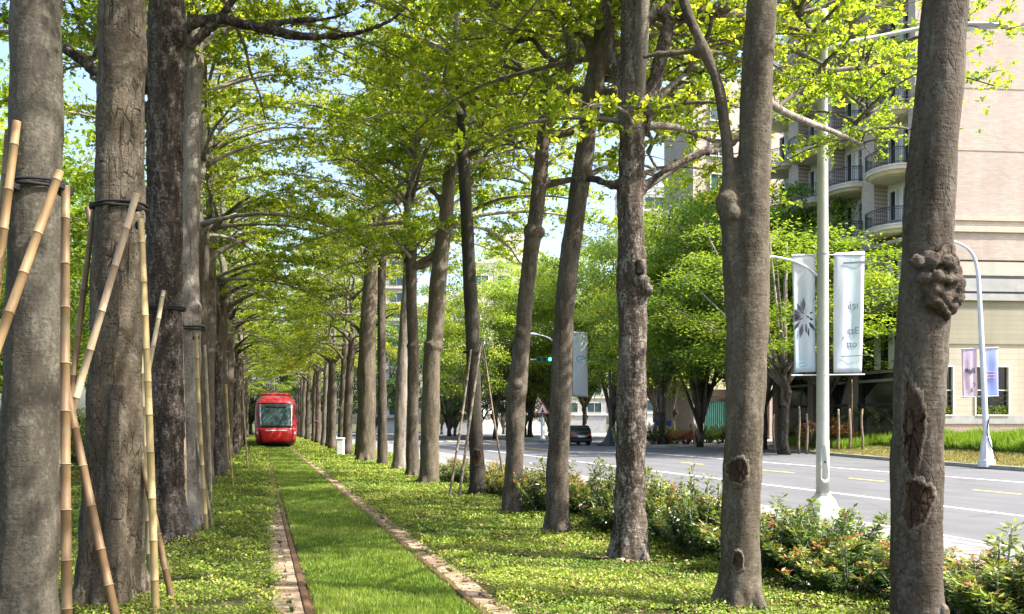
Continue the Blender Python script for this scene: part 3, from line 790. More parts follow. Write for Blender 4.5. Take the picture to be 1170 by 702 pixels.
T['R5'] = near_tree('crooked brown trunk with knots, an elbowed top and twisted limbs', 15.1,
    [(585, 590, 13), (586, 560, 11), (588, 520, 10.5), (590, 465, 11), (594, 420, 10), (598, 370, 9.5), (604, 310, 9), (611, 255, 9), (617, 200, 8.5), (622, 150, 8), (627, 115, 9), (633, 100, 8), (640, 86, 7), (652, 72, 6), (656, 50, 5)],
    [[(626, 112, 7), (622, 98, 6), (636, 88, 5), (648, 78, 4), (658, 66, 4)], [(620, 160, 6), (632, 155, 5), (650, 152, 4), (662, 150, 3.5)], [(629, 120, 5), (640, 108, 4.5), (655, 104, 4), (668, 98, 3.5)],
     [(636, 74, 4), (622, 62, 3.5), (608, 45, 3), (590, 48, 2.5)], [(614, 212, 6), (626, 210, 5), (640, 208, 4), (655, 205, 3.5)], [(628, 95, 4), (618, 80, 3.5), (600, 82, 3), (575, 75, 2.5)]],
    'bark_brown', 4, 1.0, 3.0, 0.026, 0.015, knots=((608, 265, 10, -.05), (616, 266, 7, -.03), (604, 262, 6, -.08), (588, 448, 12, -.02), (590, 440, 8, -.1), (595, 380, 6, -.12), (617, 203, 9, 0)))
T['R6'] = near_tree('slim smooth dark trunk propped by thin stakes, with a small hollow at its foot', 19.1,
    [(546, 568, 10), (545, 530, 8.5), (543, 480, 8), (541, 420, 8), (538, 340, 7.8), (534, 260, 7.3), (531, 210, 7), (529, 170, 6.5), (527, 120, 6), (526, 90, 5)],
    [[(529, 180, 4), (540, 175, 3.5), (552, 165, 3)]], 'bark_slate', 0, 0.9, 5.0, 0.026, 0.006, drop=.8)
T['R7'] = near_tree('stout grey brown trunk with a raised ring halfway up, leaning right', 22.6,
    [(490, 554, 12.5), (491, 520, 11), (492, 460, 10.5), (494, 400, 10), (495, 396, 11.5), (497, 385, 10), (501, 320, 9.5), (507, 265, 8.5), (511, 230, 8), (514, 190, 6)],
    [[(505, 280, 5), (495, 292, 4), (480, 300, 3.5), (472, 306, 3)], [(509, 245, 4), (500, 225, 3), (490, 215, 2.5)]], 'bark_grey', 1, 1.1, 0.2, 0.03, 0.010, drop=1.4)
T['R8'] = near_tree('thin upright trunk with a swollen ring, close left of the stout ringed trunk', 25.5,
    [(472, 546, 8.5), (471, 500, 7), (472, 440, 6.5), (472, 402, 6.5), (472, 396, 7.5), (472, 390, 6.3), (470, 330, 6.3), (470, 285, 6.5), (471, 255, 5)],
    [[(471, 302, 4), (483, 305, 3.5), (495, 295, 2.5)], [(470, 290, 3), (462, 300, 2.5)]], 'bark_brown', 2, 1.05, 1.5, 0.03, 0.010, drop=.8)
T['R9'] = near_tree('flaking two toned trunk leaning slightly right behind the thin ringed trunk', 29.0,
    [(456, 540, 8), (457, 500, 7), (459, 440, 6.5), (462, 380, 6), (465, 330, 5.5), (467, 280, 5)], [[(466, 300, 3), (458, 285, 2.5), (450, 270, 2)]], 'bark_pale', 3, 0.95, 2.9, 0.034, 0.012)
T['R10'] = near_tree('narrow dark trunk left of the flaking two toned trunk, right row', 33.0,
    [(437, 533, 6.5), (437, 480, 5.2), (436, 400, 5), (436, 340, 4.8), (437, 290, 4.5)], [[(436, 300, 3), (428, 280, 2.5), (420, 268, 2)]], 'bark_brown', 4, 1.0, 0.9, 0.04, 0.012)
T['R11'] = near_tree('wide grey trunk with a dark rotten foot beside a blackened trunk', 36.0,
    [(418, 529, 11.5), (419, 500, 10), (420, 450, 9.5), (420, 380, 9), (424, 310, 8), (428, 265, 6)], [[(424, 300, 4), (415, 275, 3.5), (408, 262, 3), (398, 240, 2.5)], [(428, 270, 3), (436, 240, 3), (440, 215, 3)]], 'bark_grey', 0, 1.05, 3.9, 0.04, 0.016)

def spray(key, at_, var, sc, rz, path=None):
    """a low hanging bough with its own leafy spray"""
    t, base = T[key]
    p = P(*at_) - base
    if path:
        q = spline([(P(a, b, d) - base, r) for a, b, d, r in path] + [(p, .025)], 5)
        mb = MB(); mb.tube([x for x, r in q], [r for x, r in q], 8, .1, var); mb.build('bough', M['branch'], t, smooth=True)
    hang_crown(t, SPRAY[var], p, sc, rz)
spray('R3', (925, 95, 12.0), 0, .95, .3, [(735, 215, 10.3, .05), (790, 180, 10.7, .045), (850, 150, 11.3, .04)])
spray('R3', (985, 75, 15.8), 1, 1.1, 2.0, [(800, 14, 10.3, .07), (880, 20, 12.2, .055), (940, 50, 14.5, .04)])
spray('R2', (985, 165, 10.5), 2, .55, 1.2, [(868, 110, 7.6, .04), (900, 130, 8.6, .035), (950, 150, 9.8, .028)])
spray('R3', (782, 85, 11.4), 1, .9, 1.1, [(735, 150, 10.3, .05), (755, 110, 10.8, .04)])
spray('R4', (745, 200, 15.2), 0, .9, 1.9, [(665, 205, 12.7, .05), (700, 190, 14, .035)])
spray('R4', (660, 30, 14.6), 2, 1.0, 3.1, [(683, 70, 12.7, .05), (672, 50, 13.6, .04)])
spray('R4', (800, 120, 13.6), 2, .85, 4.0, [(690, 90, 12.7, .05), (740, 100, 13.1, .04)])
spray('R5', (700, 130, 17.0), 0, 1.1, 5.0, [(650, 150, 15.3, .05), (670, 140, 16, .04)])
spray('R5', (575, 60, 16.5), 1, 1.15, .8, [(628, 92, 15.1, .05), (600, 80, 15.8, .04)])
spray('R6', (590, 170, 21.0), 2, 1.15, 2.5, [(530, 190, 19.2, .045), (560, 180, 20, .04)])
spray('R6', (560, 50, 21.0), 1, 1.3, 1.5, [(527, 110, 19.2, .045), (540, 80, 20, .04)])
spray('R6', (578, 115, 22.5), 0, 1.15, .9, [(528, 150, 19.2, .045), (550, 130, 21, .04)])
spray('R6', (612, 225, 24.0), 1, 1.2, 4.4, [(533, 215, 19.2, .045), (570, 225, 22, .04)])
spray('R5', (668, 60, 18.0), 2, 1.1, 2.2, [(640, 90, 15.2, .05), (652, 75, 16.5, .04)])
spray('R7', (525, 130, 26.0), 2, 1.3, 1.4, [(513, 205, 22.7, .05), (518, 165, 24, .04)])
spray('R8', (455, 235, 27.5), 0, 1.2, 2.6, [(470, 270, 25.6, .05), (463, 255, 26.5, .04)])
spray('R7', (545, 215, 25.0), 0, 1.2, 3.4, [(511, 240, 22.7, .05), (525, 228, 24, .04)])
spray('R8', (515, 110, 27.0), 2, 1.4, .4, [(471, 230, 25.6, .05), (490, 160, 26, .04)])

def row_tree(i, label, X, Y, r, h, bark, lean, var, sc, rz, group, thin=False):
    rng = random.Random(i * 13 + int(X * 10))
    base = Vector((X, Y, 0)); t = empty('avenue_tree', base); tag(t, label, 'tree', group)
    mb = MB(); pts = []; rad = []
    n = 14
    for k in range(n + 1):
        s = k / n
        pts.append(Vector((lean * h * s ** 1.3 + 0.05 * mnoise.noise(Vector((s * 4, i, 0))), 0.06 * mnoise.noise(Vector((s * 4, i, 5))), -0.1 + (h + 0.1) * s)))
        rad.append(r * (1.35 - 0.35 * min(1, s * 9)) * (1 - 0.28 * s) * (1 + 0.10 * mnoise.noise(Vector((s * 9, i, 9)))))
    mb.tube(pts, rad, 14, 0.22, i)
    for k in range(3):
        a = rng.uniform(0, 6.28); q = pts[-3 + k % 2]
        lp = limb_path(q, a, 1.6, R(55), R(20), rng, 5)
        mb.tube(lp, [r * .42, r * .34, r * .28, r * .22, r * .18, r * .12], 7)
    for k in range(rng.randint(1, 4)):                        # old limb scars
        j = rng.randint(4, 11); a = rng.uniform(0, 6.28)
        mb.ball(pts[j] + Vector((math.cos(a), math.sin(a), 0)) * rad[j] * .85, r * rng.uniform(.3, .45), 4)
    mb.build('trunk', M[bark], t, smooth=True)
    hang_crown(t, THIN[var % 2] if thin else CROWNS[var], pts[-1], sc, rz)
    return t

rg = random.Random(5)
barks = ['bark_grey', 'bark_brown', 'bark_rough', 'bark_pale', 'bark_dark', 'bark_grey', 'bark_brown']
Ds = [38.2, 40.6, 43.3, 46.0, 48.8, 51.8, 55, 58.5, 62, 66, 70, 75, 80, 86, 92, 99, 107]
for k, D in enumerate(Ds):
    X = 4.3 + rg.uniform(-.25, .25); Y = (D - X * ST) / CT
    row_tree(k + 1, f'{ORD[k + 11]} tree of the right-hand avenue row, from the near end', X, Y, rg.uniform(.17, .25), rg.uniform(5.5, 6.7),
             'bark_dark' if k == 0 else barks[rg.randrange(7)], rg.uniform(0.0, .045), rg.randrange(5), rg.uniform(.9, 1.08), rg.uniform(0, 6.28), 'trees of the right-hand avenue row', k % 2 == 0 and D < 50)

# ------------------------------------------------------------------ left-hand row
T['L1'] = near_tree('smooth slate grey trunk at the left edge, nearest of the left row, ringed by bamboo', 6.5,
    [(26, 735, 38), (28, 700, 34), (31, 620, 33), (35, 500, 31.5), (38, 400, 30), (40, 250, 28.5), (41, 100, 28), (42, -40, 27), (44, -250, 25), (46, -330, 22)],
    [], 'bark_slate', 3, 0.95, 5.5, 0.018, 0.005, roots=6, thin=True, flare=0.85)
T['L2'] = near_tree('broad fluted grey trunk with dark cracks and a swollen foot, second on the left', 7.8,
    [(126, 691, 40), (124, 640, 33), (126, 560, 30), (129, 470, 29), (132, 400, 28), (135, 300, 27), (137, 200, 26), (139, 100, 25.5), (140, 0, 25), (142, -120, 23), (143, -200, 20)],
    [], 'bark_fluted', 4, 1.0, 2.2, 0.018, 0.011, roots=5, thin=True,
    extra=[[(112, 700, 20, -.12), (110, 620, 17, -.12), (112, 540, 14, -.1), (118, 450, 12, -.08), (124, 360, 9, -.05)],
           [(150, 690, 16, .05), (152, 600, 14, .05), (152, 520, 13, .05), (150, 430, 11, .03), (148, 340, 9, 0)],
           [(134, 695, 15, -.26), (132, 600, 12, -.25), (134, 520, 11, -.21), (136, 440, 9, -.17)]])
T['L3'] = near_tree('nearly black rough trunk with burls under its arching limbs, third on the left', 11.5,
    [(193, 624, 25), (192, 580, 20), (191, 500, 18.5), (189, 420, 19), (187, 330, 19.5), (188, 240, 19.5), (189, 160, 20), (190, 100, 20), (190, 60, 24), (191, 20, 20), (191, -30, 17), (192, -60, 13)],
    [[(200, 40, 9), (215, 30, 6.5), (240, 22, 5.5), (270, 26, 5), (300, 33, 5), (340, 41, 4.5), (380, 42, 3.4, -.1), (415, 36, 2.6, -.2), (445, 24, 1.8, -.2), (465, 8, 1.0, -.2)], [(300, 33, 4), (330, 24, 3), (370, 22, 2.2), (405, 12, 1.4), (430, -6, 1)],
     [(178, 52, 8), (165, 40, 5), (150, 20, 4), (140, -10, 3)],
     [(180, 95, 9, .1), (150, 100, 7, .5), (112, 84, 6, .9), (80, 60, 5.5, 1.2), (40, 40, 5, 1.5), (0, 20, 4.5, 1.8), (-40, 10, 4, 2)],
     [(205, 50, 8), (215, 52, 6), (232, 40, 5), (250, 22, 4), (270, -5, 3.5)]],
    'bark_dark', 1, 1.0, 0.7, 0.022, 0.016, knots=((172, 62, 11, -.1), (204, 44, 12, -.12), (182, 40, 9, -.2), (170, 128, 12, .05)), fine=0.9)
T['L4'] = near_tree('pale peeling trunk with a fan of thin limbs, right of the black trunk', 13.5,
    [(214, 603, 19), (214, 570, 16), (214, 520, 14.5), (214, 450, 14), (215, 390, 14), (214, 345, 14.5), (215, 290, 12), (217, 220, 11), (219, 150, 10), (222, 90, 9.5), (224, 52, 9), (225, 20, 7)],
    [[(224, 50, 6), (235, 30, 4.5), (252, 12, 3.5), (268, -12, 3)], [(225, 50, 5), (240, 44, 4), (255, 34, 3.5), (275, 30, 3), (300, 22, 2.5)], [(222, 40, 5), (215, 15, 4), (212, -15, 3)],
     [(226, 58, 4), (240, 50, 3.5), (256, 40, 3), (270, 20, 2.5)]],
    'bark_pale', 2, 0.95, 3.3, 0.024, 0.012, knots=((222, 352, 9, -.05), (210, 366, 8, -.1)), stubs=(((208, 408, 13.3), (200, 412, 13.2), 3.0),))
spray('L3', (105, 90, 13.5), 1, 1.0, .4, [(140, 100, 11.9, .05), (120, 92, 12.8, .04)])
lg = random.Random(9)
DL = [18.5, 21.5, 25, 28.5, 32, 35.5, 39, 43, 47, 51, 55, 60, 65, 70, 76, 82, 89, 96, 104]
for k, D in enumerate(DL):
    X = -1.25 + lg.uniform(-.2, .12); Y = (D - X * ST) / CT
    row_tree(k + 40, f'{ORD[k + 4]} tree of the left-hand avenue row, from the near end', X, Y, lg.uniform(.19, .27), lg.uniform(5.5, 6.7),
             ['bark_grey', 'bark_brown', 'bark_dark', 'bark_grey', 'bark_rough'][k % 5], lg.uniform(-0.02, .03), lg.randrange(5), lg.uniform(.9, 1.08), lg.uniform(0, 6.28), 'trees of the left-hand avenue row', k % 2 == 1 and D < 45)
# ------------------------------------------------------------------ bamboo props and their straps
def stake(label, a, b, r=0.028, name='bamboo_stake', mat='bamboo', zbase=-0.05):
    A = P(*a); B = P(*b)
    if B.z > 0.02 or B.z < -0.2:                             # run the foot into the ground
        d = B - A; B = A + d * ((zbase - A.z) / d.z)
    o = empty(name, (B.x, B.y, max(B.z, 0)))
    tag(o, label, 'bamboo prop' if mat != 'wood_stake' else 'stake', 'props leaning on the avenue trees')
    base = Vector((B.x, B.y, max(B.z, 0)))
    L = (A - B).length; n = max(3, int(L / 0.33))
    rng = random.Random(int(a[0] * 7 + b[0])); mb = MB()
    bend = Vector((rng.gauss(0, .012), rng.gauss(0, .012), 0))
    pts = []; rad = []; taper = lambda s: r * (1.12 - 0.22 * s)
    ss = [0.0]
    while ss[-1] < 1: ss.append(ss[-1] + rng.uniform(0.8, 1.2) / n)
    ss[-1] = 1.0
    for i, s in enumerate(ss):
        p = B.lerp(A, s) + bend * math.sin(s * math.pi) - base
        for ds, k in ((-.007, .985), (-.002, 1.09), (.002, 1.10), (.007, .97)):
            q = p + (A - B).normalized() * (ds / 0.33 * .33) * 1.0
            pts.append(q); rad.append(taper(s) * (k if 0 < i < len(ss) - 1 else 1.0))
    mb.tube(pts, rad, 12)
    if mat != 'wood_stake':
        mb.mi = 1
        for i, sv in enumerate(ss[1:-1]):
            p = B.lerp(A, sv) + bend * math.sin(sv * math.pi) - base; d = (A - B).normalized()
            mb.tube([p - d * .004, p, p + d * .004], [taper(sv) * 1.09, taper(sv) * 1.125, taper(sv) * 1.09], 12)
    stem = mb.build('culm', [M[mat], M['bamboo_node']], o, smooth=True)
    # dark disc on the solid tip, painting the shade of a hollow bore
    d = (A - B).normalized(); h = MB(); h.tube([A - base - d * .002, A - base + d * .002], [r * .62, r * .60], 10); h.build('bore_shade', M['dark_metal'], stem)
    return o

stake('dark bamboo end sticking up behind the leftmost trunk edge', (9, 150, 6.75), (-38, 800, 6.6), 0.024, mat='bamboo_brown')
stake('tan bamboo prop strapped to the left side of the slate grey trunk', (19, 140, 6.25), (-60, 790, 6.0), 0.032)
stake('thick tan bamboo prop slanting down left across the slate grey trunk', (68, 197, 6.1), (-147, 794, 5.25), 0.033)
stake('upright brown bamboo prop hard against the right side of the slate grey trunk', (75, 214, 6.2), (77, 757, 5.95), 0.033, mat='bamboo_brown')
stake('brown bamboo prop slanting down right from behind the slate grey trunk', (28, 205, 6.95), (137, 728, 6.6), 0.031, mat='bamboo_brown')
stake('dark brown bamboo prop on the left side of the fluted trunk', (108, 235, 7.9), (58, 700, 7.4), 0.027, mat='bamboo_brown')
stake('pale pinkish bamboo prop crossing the front of the fluted trunk', (156, 222, 7.25), (10, 714, 6.95), 0.031, mat='bamboo_white')
stake('pale yellow upright bamboo prop right of the fluted trunk', (161, 252, 7.55), (178, 706, 7.25), 0.030, mat='bamboo_pale')
stake('olive brown bamboo prop slanting right from the foot of the fluted trunk', (100, 238, 8.25), (199, 697, 7.62), 0.027, mat='bamboo_brown')
stake('grey green bamboo prop half hidden behind the pale yellow one', (161, 380, 8.6), (172, 668, 8.75), 0.028, mat='bamboo_grey')
stake('short silvery prop strapped to the front of the nearly black trunk', (187, 333, 11.0), (120, 640, 10.2), 0.030, mat='bamboo_white')
stake('whitish upright bamboo prop between the black trunk and the peeling trunk', (206, 356, 12.7), (212, 617, 12.2), 0.034, mat='bamboo_white')
stake('pale yellow bamboo prop right of the pale peeling trunk', (224, 382, 12.9), (236, 604, 13.0), 0.030, mat='bamboo_pale')
stake('olive bamboo prop at the foot of the pale peeling trunk', (212, 440, 13.4), (242, 600, 13.4), 0.026, mat='bamboo_grey')
stake('thin pale prop beside the fifth tree of the left row', (234, 395, 16.5), (241, 576, 17.2), 0.026, mat='bamboo_white')
stake('thin pale prop on the verge side of the sixth tree of the left row', (258, 440, 20.5), (266, 556, 21.5), 0.026, mat='bamboo_pale')
stake('thin pale prop by the left row just before the tram', (277, 452, 30.0), (283, 535, 30.0), 0.028, mat='bamboo_white')
stake('dark thin prop left of the slim smooth trunk on the right row', (538, 400, 18.9), (513, 570, 18.6), 0.026, 'wooden_prop', 'wood_stake')
stake('paler prop crossing the front of the slim smooth trunk on the right row', (549, 396, 18.6), (524, 572, 18.2), 0.028, 'wooden_prop', 'wood_stake')
stake('thin prop slanting right from the slim smooth trunk on the right row', (553, 400, 19.2), (579, 566, 19.3), 0.022, 'wooden_prop', 'wood_stake')

def strap(label, cx, cy, D, hw, r=0.012, turns=2, drop=0.02, bulges=()):
    c = P(cx, cy, D); rr = hw / F * D
    o = empty('rope_tie', c); tag(o, label, 'tie', 'black ties around the propped trunks')
    mb = MB()
    for t in range(turns):
        pts = []
        for j in range(33):
            a = 2 * math.pi * j / 32
            w = rr * (1 + 0.03 * math.sin(3 * a + t))
            pts.append(Vector((w * math.cos(a), w * math.sin(a), drop * math.sin(a + t * 1.7) + 0.014 * t)))
        mb.tube(pts, [r] * 33, 6)
    mb.build('loop', M['strap'], o, smooth=True)
    for (px, py, dD, br) in bulges:
        q = P(px, py, D + dD) - c; kb = MB()
        for w in range(3):
            pts = [q + Vector((br * math.cos(2*math.pi*j/12), br * math.sin(2*math.pi*j/12), 0.012 * (w - 1) + 0.01 * math.sin(j))) for j in range(13)]
            kb.tube(pts, [r * .95] * 13, 6)
        kb.build('knot', M['strap'], o, smooth=True)
strap('black tie wound round the smooth slate grey trunk and its bamboo', 41, 214, 6.5, 31, 0.012, 2, 0.02, ((14, 213, -.22, .042), (66, 212, -.33, .044), (75, 219, -.26, .044)))
strap('black tie wound round the broad fluted trunk and its bamboo', 136, 238, 7.8, 29, 0.012, 2, 0.02, ((108, 236, .1, .036), (155, 238, -.5, .038), (161, 258, -.22, .038)))
strap('black tie round the nearly black trunk', 188, 354, 11.5, 22, 0.012, 2, 0.01, ((185, 352, -.4, .04),))
strap('black tie round the pale peeling trunk', 215, 376, 13.5, 17, 0.013, 2, 0.02, ((206, 372, -.7, .04), (224, 386, -.5, .04)))
strap('thin black tie round the slim smooth trunk on the right row', 540, 403, 19.1, 10.5, 0.014, 2, 0.0)

# ------------------------------------------------------------------ burl and wounds on the nearest right trunk
t1, b1 = T['R1']
mb = MB(); rb = random.Random(4)
for (px, py, rp, dd) in ((1074, 305, 20, -.10), (1084, 325, 17, -.10), (1066, 318, 16, -.14), (1090, 342, 12, -.08), (1078, 290, 12, -.14), (1060, 298, 11, -.15), (1048, 299, 8, -.17), (1095, 325, 9, -.1),
                         (1076, 340, 12, -.16), (1068, 330, 9, -.21), (1083, 300, 8, -.2), (1100, 332, 5, -.1), (1087, 285, 6, -.14), (1086, 352, 8, -.12), (1074, 350, 8, -.15), (1072, 316, 7, -.24), (1070, 318, 27, -.06), (1076, 335, 22, -.06), (1092, 310, 7, -.14), (1098, 340, 6, -.08), (1062, 345, 7, -.19), (1080, 360, 7, -.13), (1056, 318, 8, -.21), (1088, 296, 7, -.16), (1070, 296, 7, -.2)):
    mb.ball(P(px, py, 5.6 + dd) - b1, rp / F * 5.6, 7)
for pth in ([(1040, 296, 5, -.17), (1056, 306, 6, -.20), (1066, 300, 6, -.24), (1078, 286, 5, -.2), (1082, 280, 4, -.15)], [(1052, 312, 6, -.17), (1058, 330, 6, -.2), (1070, 346, 6, -.2), (1082, 360, 5, -.14)], [(1066, 312, 4, -.24), (1078, 318, 5, -.25), (1092, 320, 4, -.2), (1098, 315, 3, -.15)]):
    q = spline([(P(a, b, 5.6 + d) - b1, r / F * 5.6) for a, b, r, d in pth], 5); mb.tube([x for x, r in q], [r for x, r in q], 8)
burl = obj('burl', remeshed(mb, 'burl', M['bark_burl'], 0.008, 0.012, 2.0, rid=20, fine=0.9), t1)
burl['label'] = 'gnarled knobbly dark brown burl'
def wound(tree, base, name, D, axis, outline, depth_mat='wound', seed=0, lip=0.012, bark='bark_brown'):
    """torn bark: ragged hollow with a raised lip, wrapped on the trunk; axis: fn(py)->(centre px, half width px)"""
    xs0, ys0 = [p[0] for p in outline], [p[1] for p in outline]
    cx, cy = sum(xs0) / len(xs0), sum(ys0) / len(ys0)
    mb = MB(); rings = []
    def on(px, py, lift):
        c, hw = axis(py); u = max(-.985, min(.985, (px - c) / hw)); R0 = hw / F * D + lift
        return P(c, py, D) - base + Vector((CT, -ST, 0)) * (u * R0) - Vector((ST, CT, 0)) * (math.sqrt(1 - u * u) * R0)
    oo = spline([(Vector((x, y, 0)), 1) for x, y in outline + [outline[0]]], 6)[:-1]
    prof = ((1.42, -0.006), (1.22, .004), (1.08, lip), (0.97, lip * .7), (0.88, 0.0045), (0.66, 0.005), (0.42, 0.004), (0.2, 0.006), (0.04, 0.004))
    for k, (f, lift) in enumerate(prof):
        ring = []
        for j, (p, r) in enumerate(oo):
            jit = 1 + 0.22 * mnoise.noise(Vector((j * .55, k * .12, seed))) + .10 * mnoise.noise(Vector((j * 1.9, k * .5, seed)))
            lf = lift + 0.009 * mnoise.noise(Vector((j * .8 + seed, k * 1.7, seed))) * (1 if 2 < k < 8 else .3)
            ring.append(on(cx + (p.x - cx) * f * jit, cy + (p.y - cy) * f * jit, (max(lf, 0.003) if k > 0 else -.012) + 0.005))
        if k == 3: mb.mi = 1
        rings.append(ring)
    nn_ = len(oo)
    mb.mi = 0; mb.loft(rings[:4], cap=False)
    mb.mi = 1; mb.loft(rings[3:], cap=False)
    o = mb.build(name, [M[bark], M[depth_mat]], tree, smooth=True); return o
ax1 = lambda py: (float(np.interp(py, [250, 350, 420, 520, 600, 702], [1061, 1055, 1052, 1047, 1047, 1049])), float(np.interp(py, [250, 520, 702], [27, 28.5, 30])))
w = wound(t1, b1, 'bark_wound', 5.6, ax1, [(1029, 432), (1035, 450), (1041, 466), (1043, 484), (1040, 506), (1036, 524), (1030, 538), (1026, 520), (1026, 485), (1026, 452)], seed=1, lip=.008)
w['label'] = 'long torn strip of bark'
w = wound(t1, b1, 'bark_wound', 5.6, ax1, [(1028, 548), (1036, 550), (1047, 556), (1052, 566), (1046, 580), (1040, 595), (1031, 602), (1024, 590), (1026, 570)], seed=5)
w['label'] = 'ragged hollow of torn brown bark'
w = wound(t1, b1, 'bark_wound', 5.6, ax1, [(1066, 690), (1072, 696), (1070, 720), (1062, 716)], seed=8)
t2, b2 = T['R2']
ax2 = lambda py: (float(np.interp(py, [520, 580, 655, 698], [849, 847, 845, 846])), float(np.interp(py, [520, 655, 698], [22, 24, 27])))
w = wound(t2, b2, 'bark_wound', 7.55, ax2, [(833, 526), (842, 524), (847, 532), (846, 544), (838, 551), (830, 545), (829, 534)], seed=3, bark='bark_grey'); w['label'] = 'dark hole of torn bark'
w = wound(t2, b2, 'bark_wound', 7.55, ax2, [(835, 628), (841, 630), (842, 645), (836, 648), (832, 640)], seed=4, bark='bark_grey')
t6, b6 = T['R6']
ax6 = lambda py: (545, 9.0)
wound(t6, b6, 'hollow', 19.1, ax6, [(544, 514), (549, 517), (549, 526), (545, 531), (541, 526), (541, 517)], 'wound', 6, bark='bark_slate')

# ------------------------------------------------------------------ low planting
def shrub_variant(seed, n=5600, rx=0.62, h=0.92, leaf=0.066, mat='leaf_shrub', hot=0.5):
    g = np.random.default_rng(seed); rng = random.Random(seed); mb = MB()
    tips = []
    for k in range(46):
        a = rng.uniform(0, 6.28); rr = rx * math.sqrt(rng.random()) ; hh = h * (1 - 0.45 * (rr / rx) ** 2) * rng.uniform(0.62, 1.12)
        if rng.random() < 0.05: hh *= 1.15
        top = Vector((rr * math.cos(a), rr * math.sin(a), hh)); tips.append(top)
        mb.tube([Vector((rr * .25 * math.cos(a), rr * .25 * math.sin(a), -0.03)), Vector((rr * .6 * math.cos(a), rr * .6 * math.sin(a), hh * .5)), top], [0.011, 0.008, 0.004], 5)
    per = n // len(tips); B = []; D = []; Tn = []
    for tp in tips:
        m = per; s = g.uniform(0.08, 1.0, m) ** 0.75
        foot = np.array([tp.x * .35, tp.y * .35, 0.02]); top = np.array(tp)
        c = foot + (top - foot) * s[:, None]
        a = g.uniform(0, 2*np.pi, m); el = g.normal(0.45, 0.4, m)
        d = np.stack([np.cos(a) * np.cos(el), np.sin(a) * np.cos(el), np.sin(el)], 1)
        B.append(c + d * 0.012 + g.normal(0, .018, (m, 3))); D.append(d)
        warm = rng.random() * hot
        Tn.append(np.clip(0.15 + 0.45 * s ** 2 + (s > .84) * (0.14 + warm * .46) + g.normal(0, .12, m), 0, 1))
    base = np.concatenate(B); d = np.concatenate(D); N_ = len(base)
    nr = unit(g.normal(0, .5, (N_, 3)) + np.array([0, 0, 1.0])); nr = unit(nr - d * np.sum(nr * d, 1, keepdims=True))
    sc = g.uniform(.65, 1.25, N_)
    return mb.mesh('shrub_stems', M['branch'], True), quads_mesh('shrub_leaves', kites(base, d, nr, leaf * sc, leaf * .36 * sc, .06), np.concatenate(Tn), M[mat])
SHR = [shrub_variant(300, hot=0.3), shrub_variant(301, hot=0.9), shrub_variant(302, hot=0.6), shrub_variant(303, 5600, .66, .95, hot=.1)]
GOLD = [shrub_variant(310, 1400, .6, .95, .085, 'leaf_gold', .3)]
def place_shrub(label, x, y, var, sc, sz, rz, name='shrub', group=None, z=0, cat='shrub'):
    t = empty(name, (x, y, z), rz); tag(t, label, cat, group)
    for nm, me in (('stems', var[0]), ('foliage', var[1])):
        o = obj(nm, me, t); o.scale = (sc, sc, sz)
    return t
hg = random.Random(3); hy = 2.6; k = 0
while hy < 24.5:
    if not 11.6 < hy < 12.1 or True:
        x = 5.35 + hg.uniform(-.3, .35)
        hs = hg.uniform(.75, 1.05) * (1.0 if hy < 15 else .95)
        gold = 16.6 < hy < 19.2
        tone = 'yellow leaved' if gold else ['dark green', 'red tipped', 'orange and yellow tipped', 'dense green'][k % 4]
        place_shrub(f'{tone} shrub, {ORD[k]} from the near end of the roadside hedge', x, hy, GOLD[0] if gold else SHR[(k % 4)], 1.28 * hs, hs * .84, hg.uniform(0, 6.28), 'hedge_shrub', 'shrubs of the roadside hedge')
        k += 1
    hy += hg.uniform(.62, .8)
hy = 2.9; k = 0
while hy < 13.5:                                             # second, outer row where the hedge is deepest
    place_shrub(f'leafy shrub on the footpath side of the roadside hedge, {ORD[k]} from the near end', 6.0 + hg.uniform(-.15, .2), hy, SHR[(k + 2) % 4], 1.05, hg.uniform(.50, .66) * (.8 if 10 < hy < 13.5 else 1), hg.uniform(0, 6.28), 'hedge_shrub', 'shrubs of the roadside hedge')
    k += 1; hy += hg.uniform(.75, .95)
# taller green shrubs just behind the third and fourth trunks
for (px, py, s, lab) in ((676, 612, 1.12, 'tall dark shrub right of the pale leaning trunk'), (606, 592, 1.08, 'bushy shrub between the crooked trunk and the pale leaning trunk'), (765, 640, 1.05, 'dark shrub right of the rough dark trunk')):
    g0 = G(px, py); place_shrub(lab, g0.x + .35, g0.y, SHR[3 if s > 1.1 else 0], s, s * 1.05, px, 'hedge_shrub', 'shrubs of the roadside hedge')

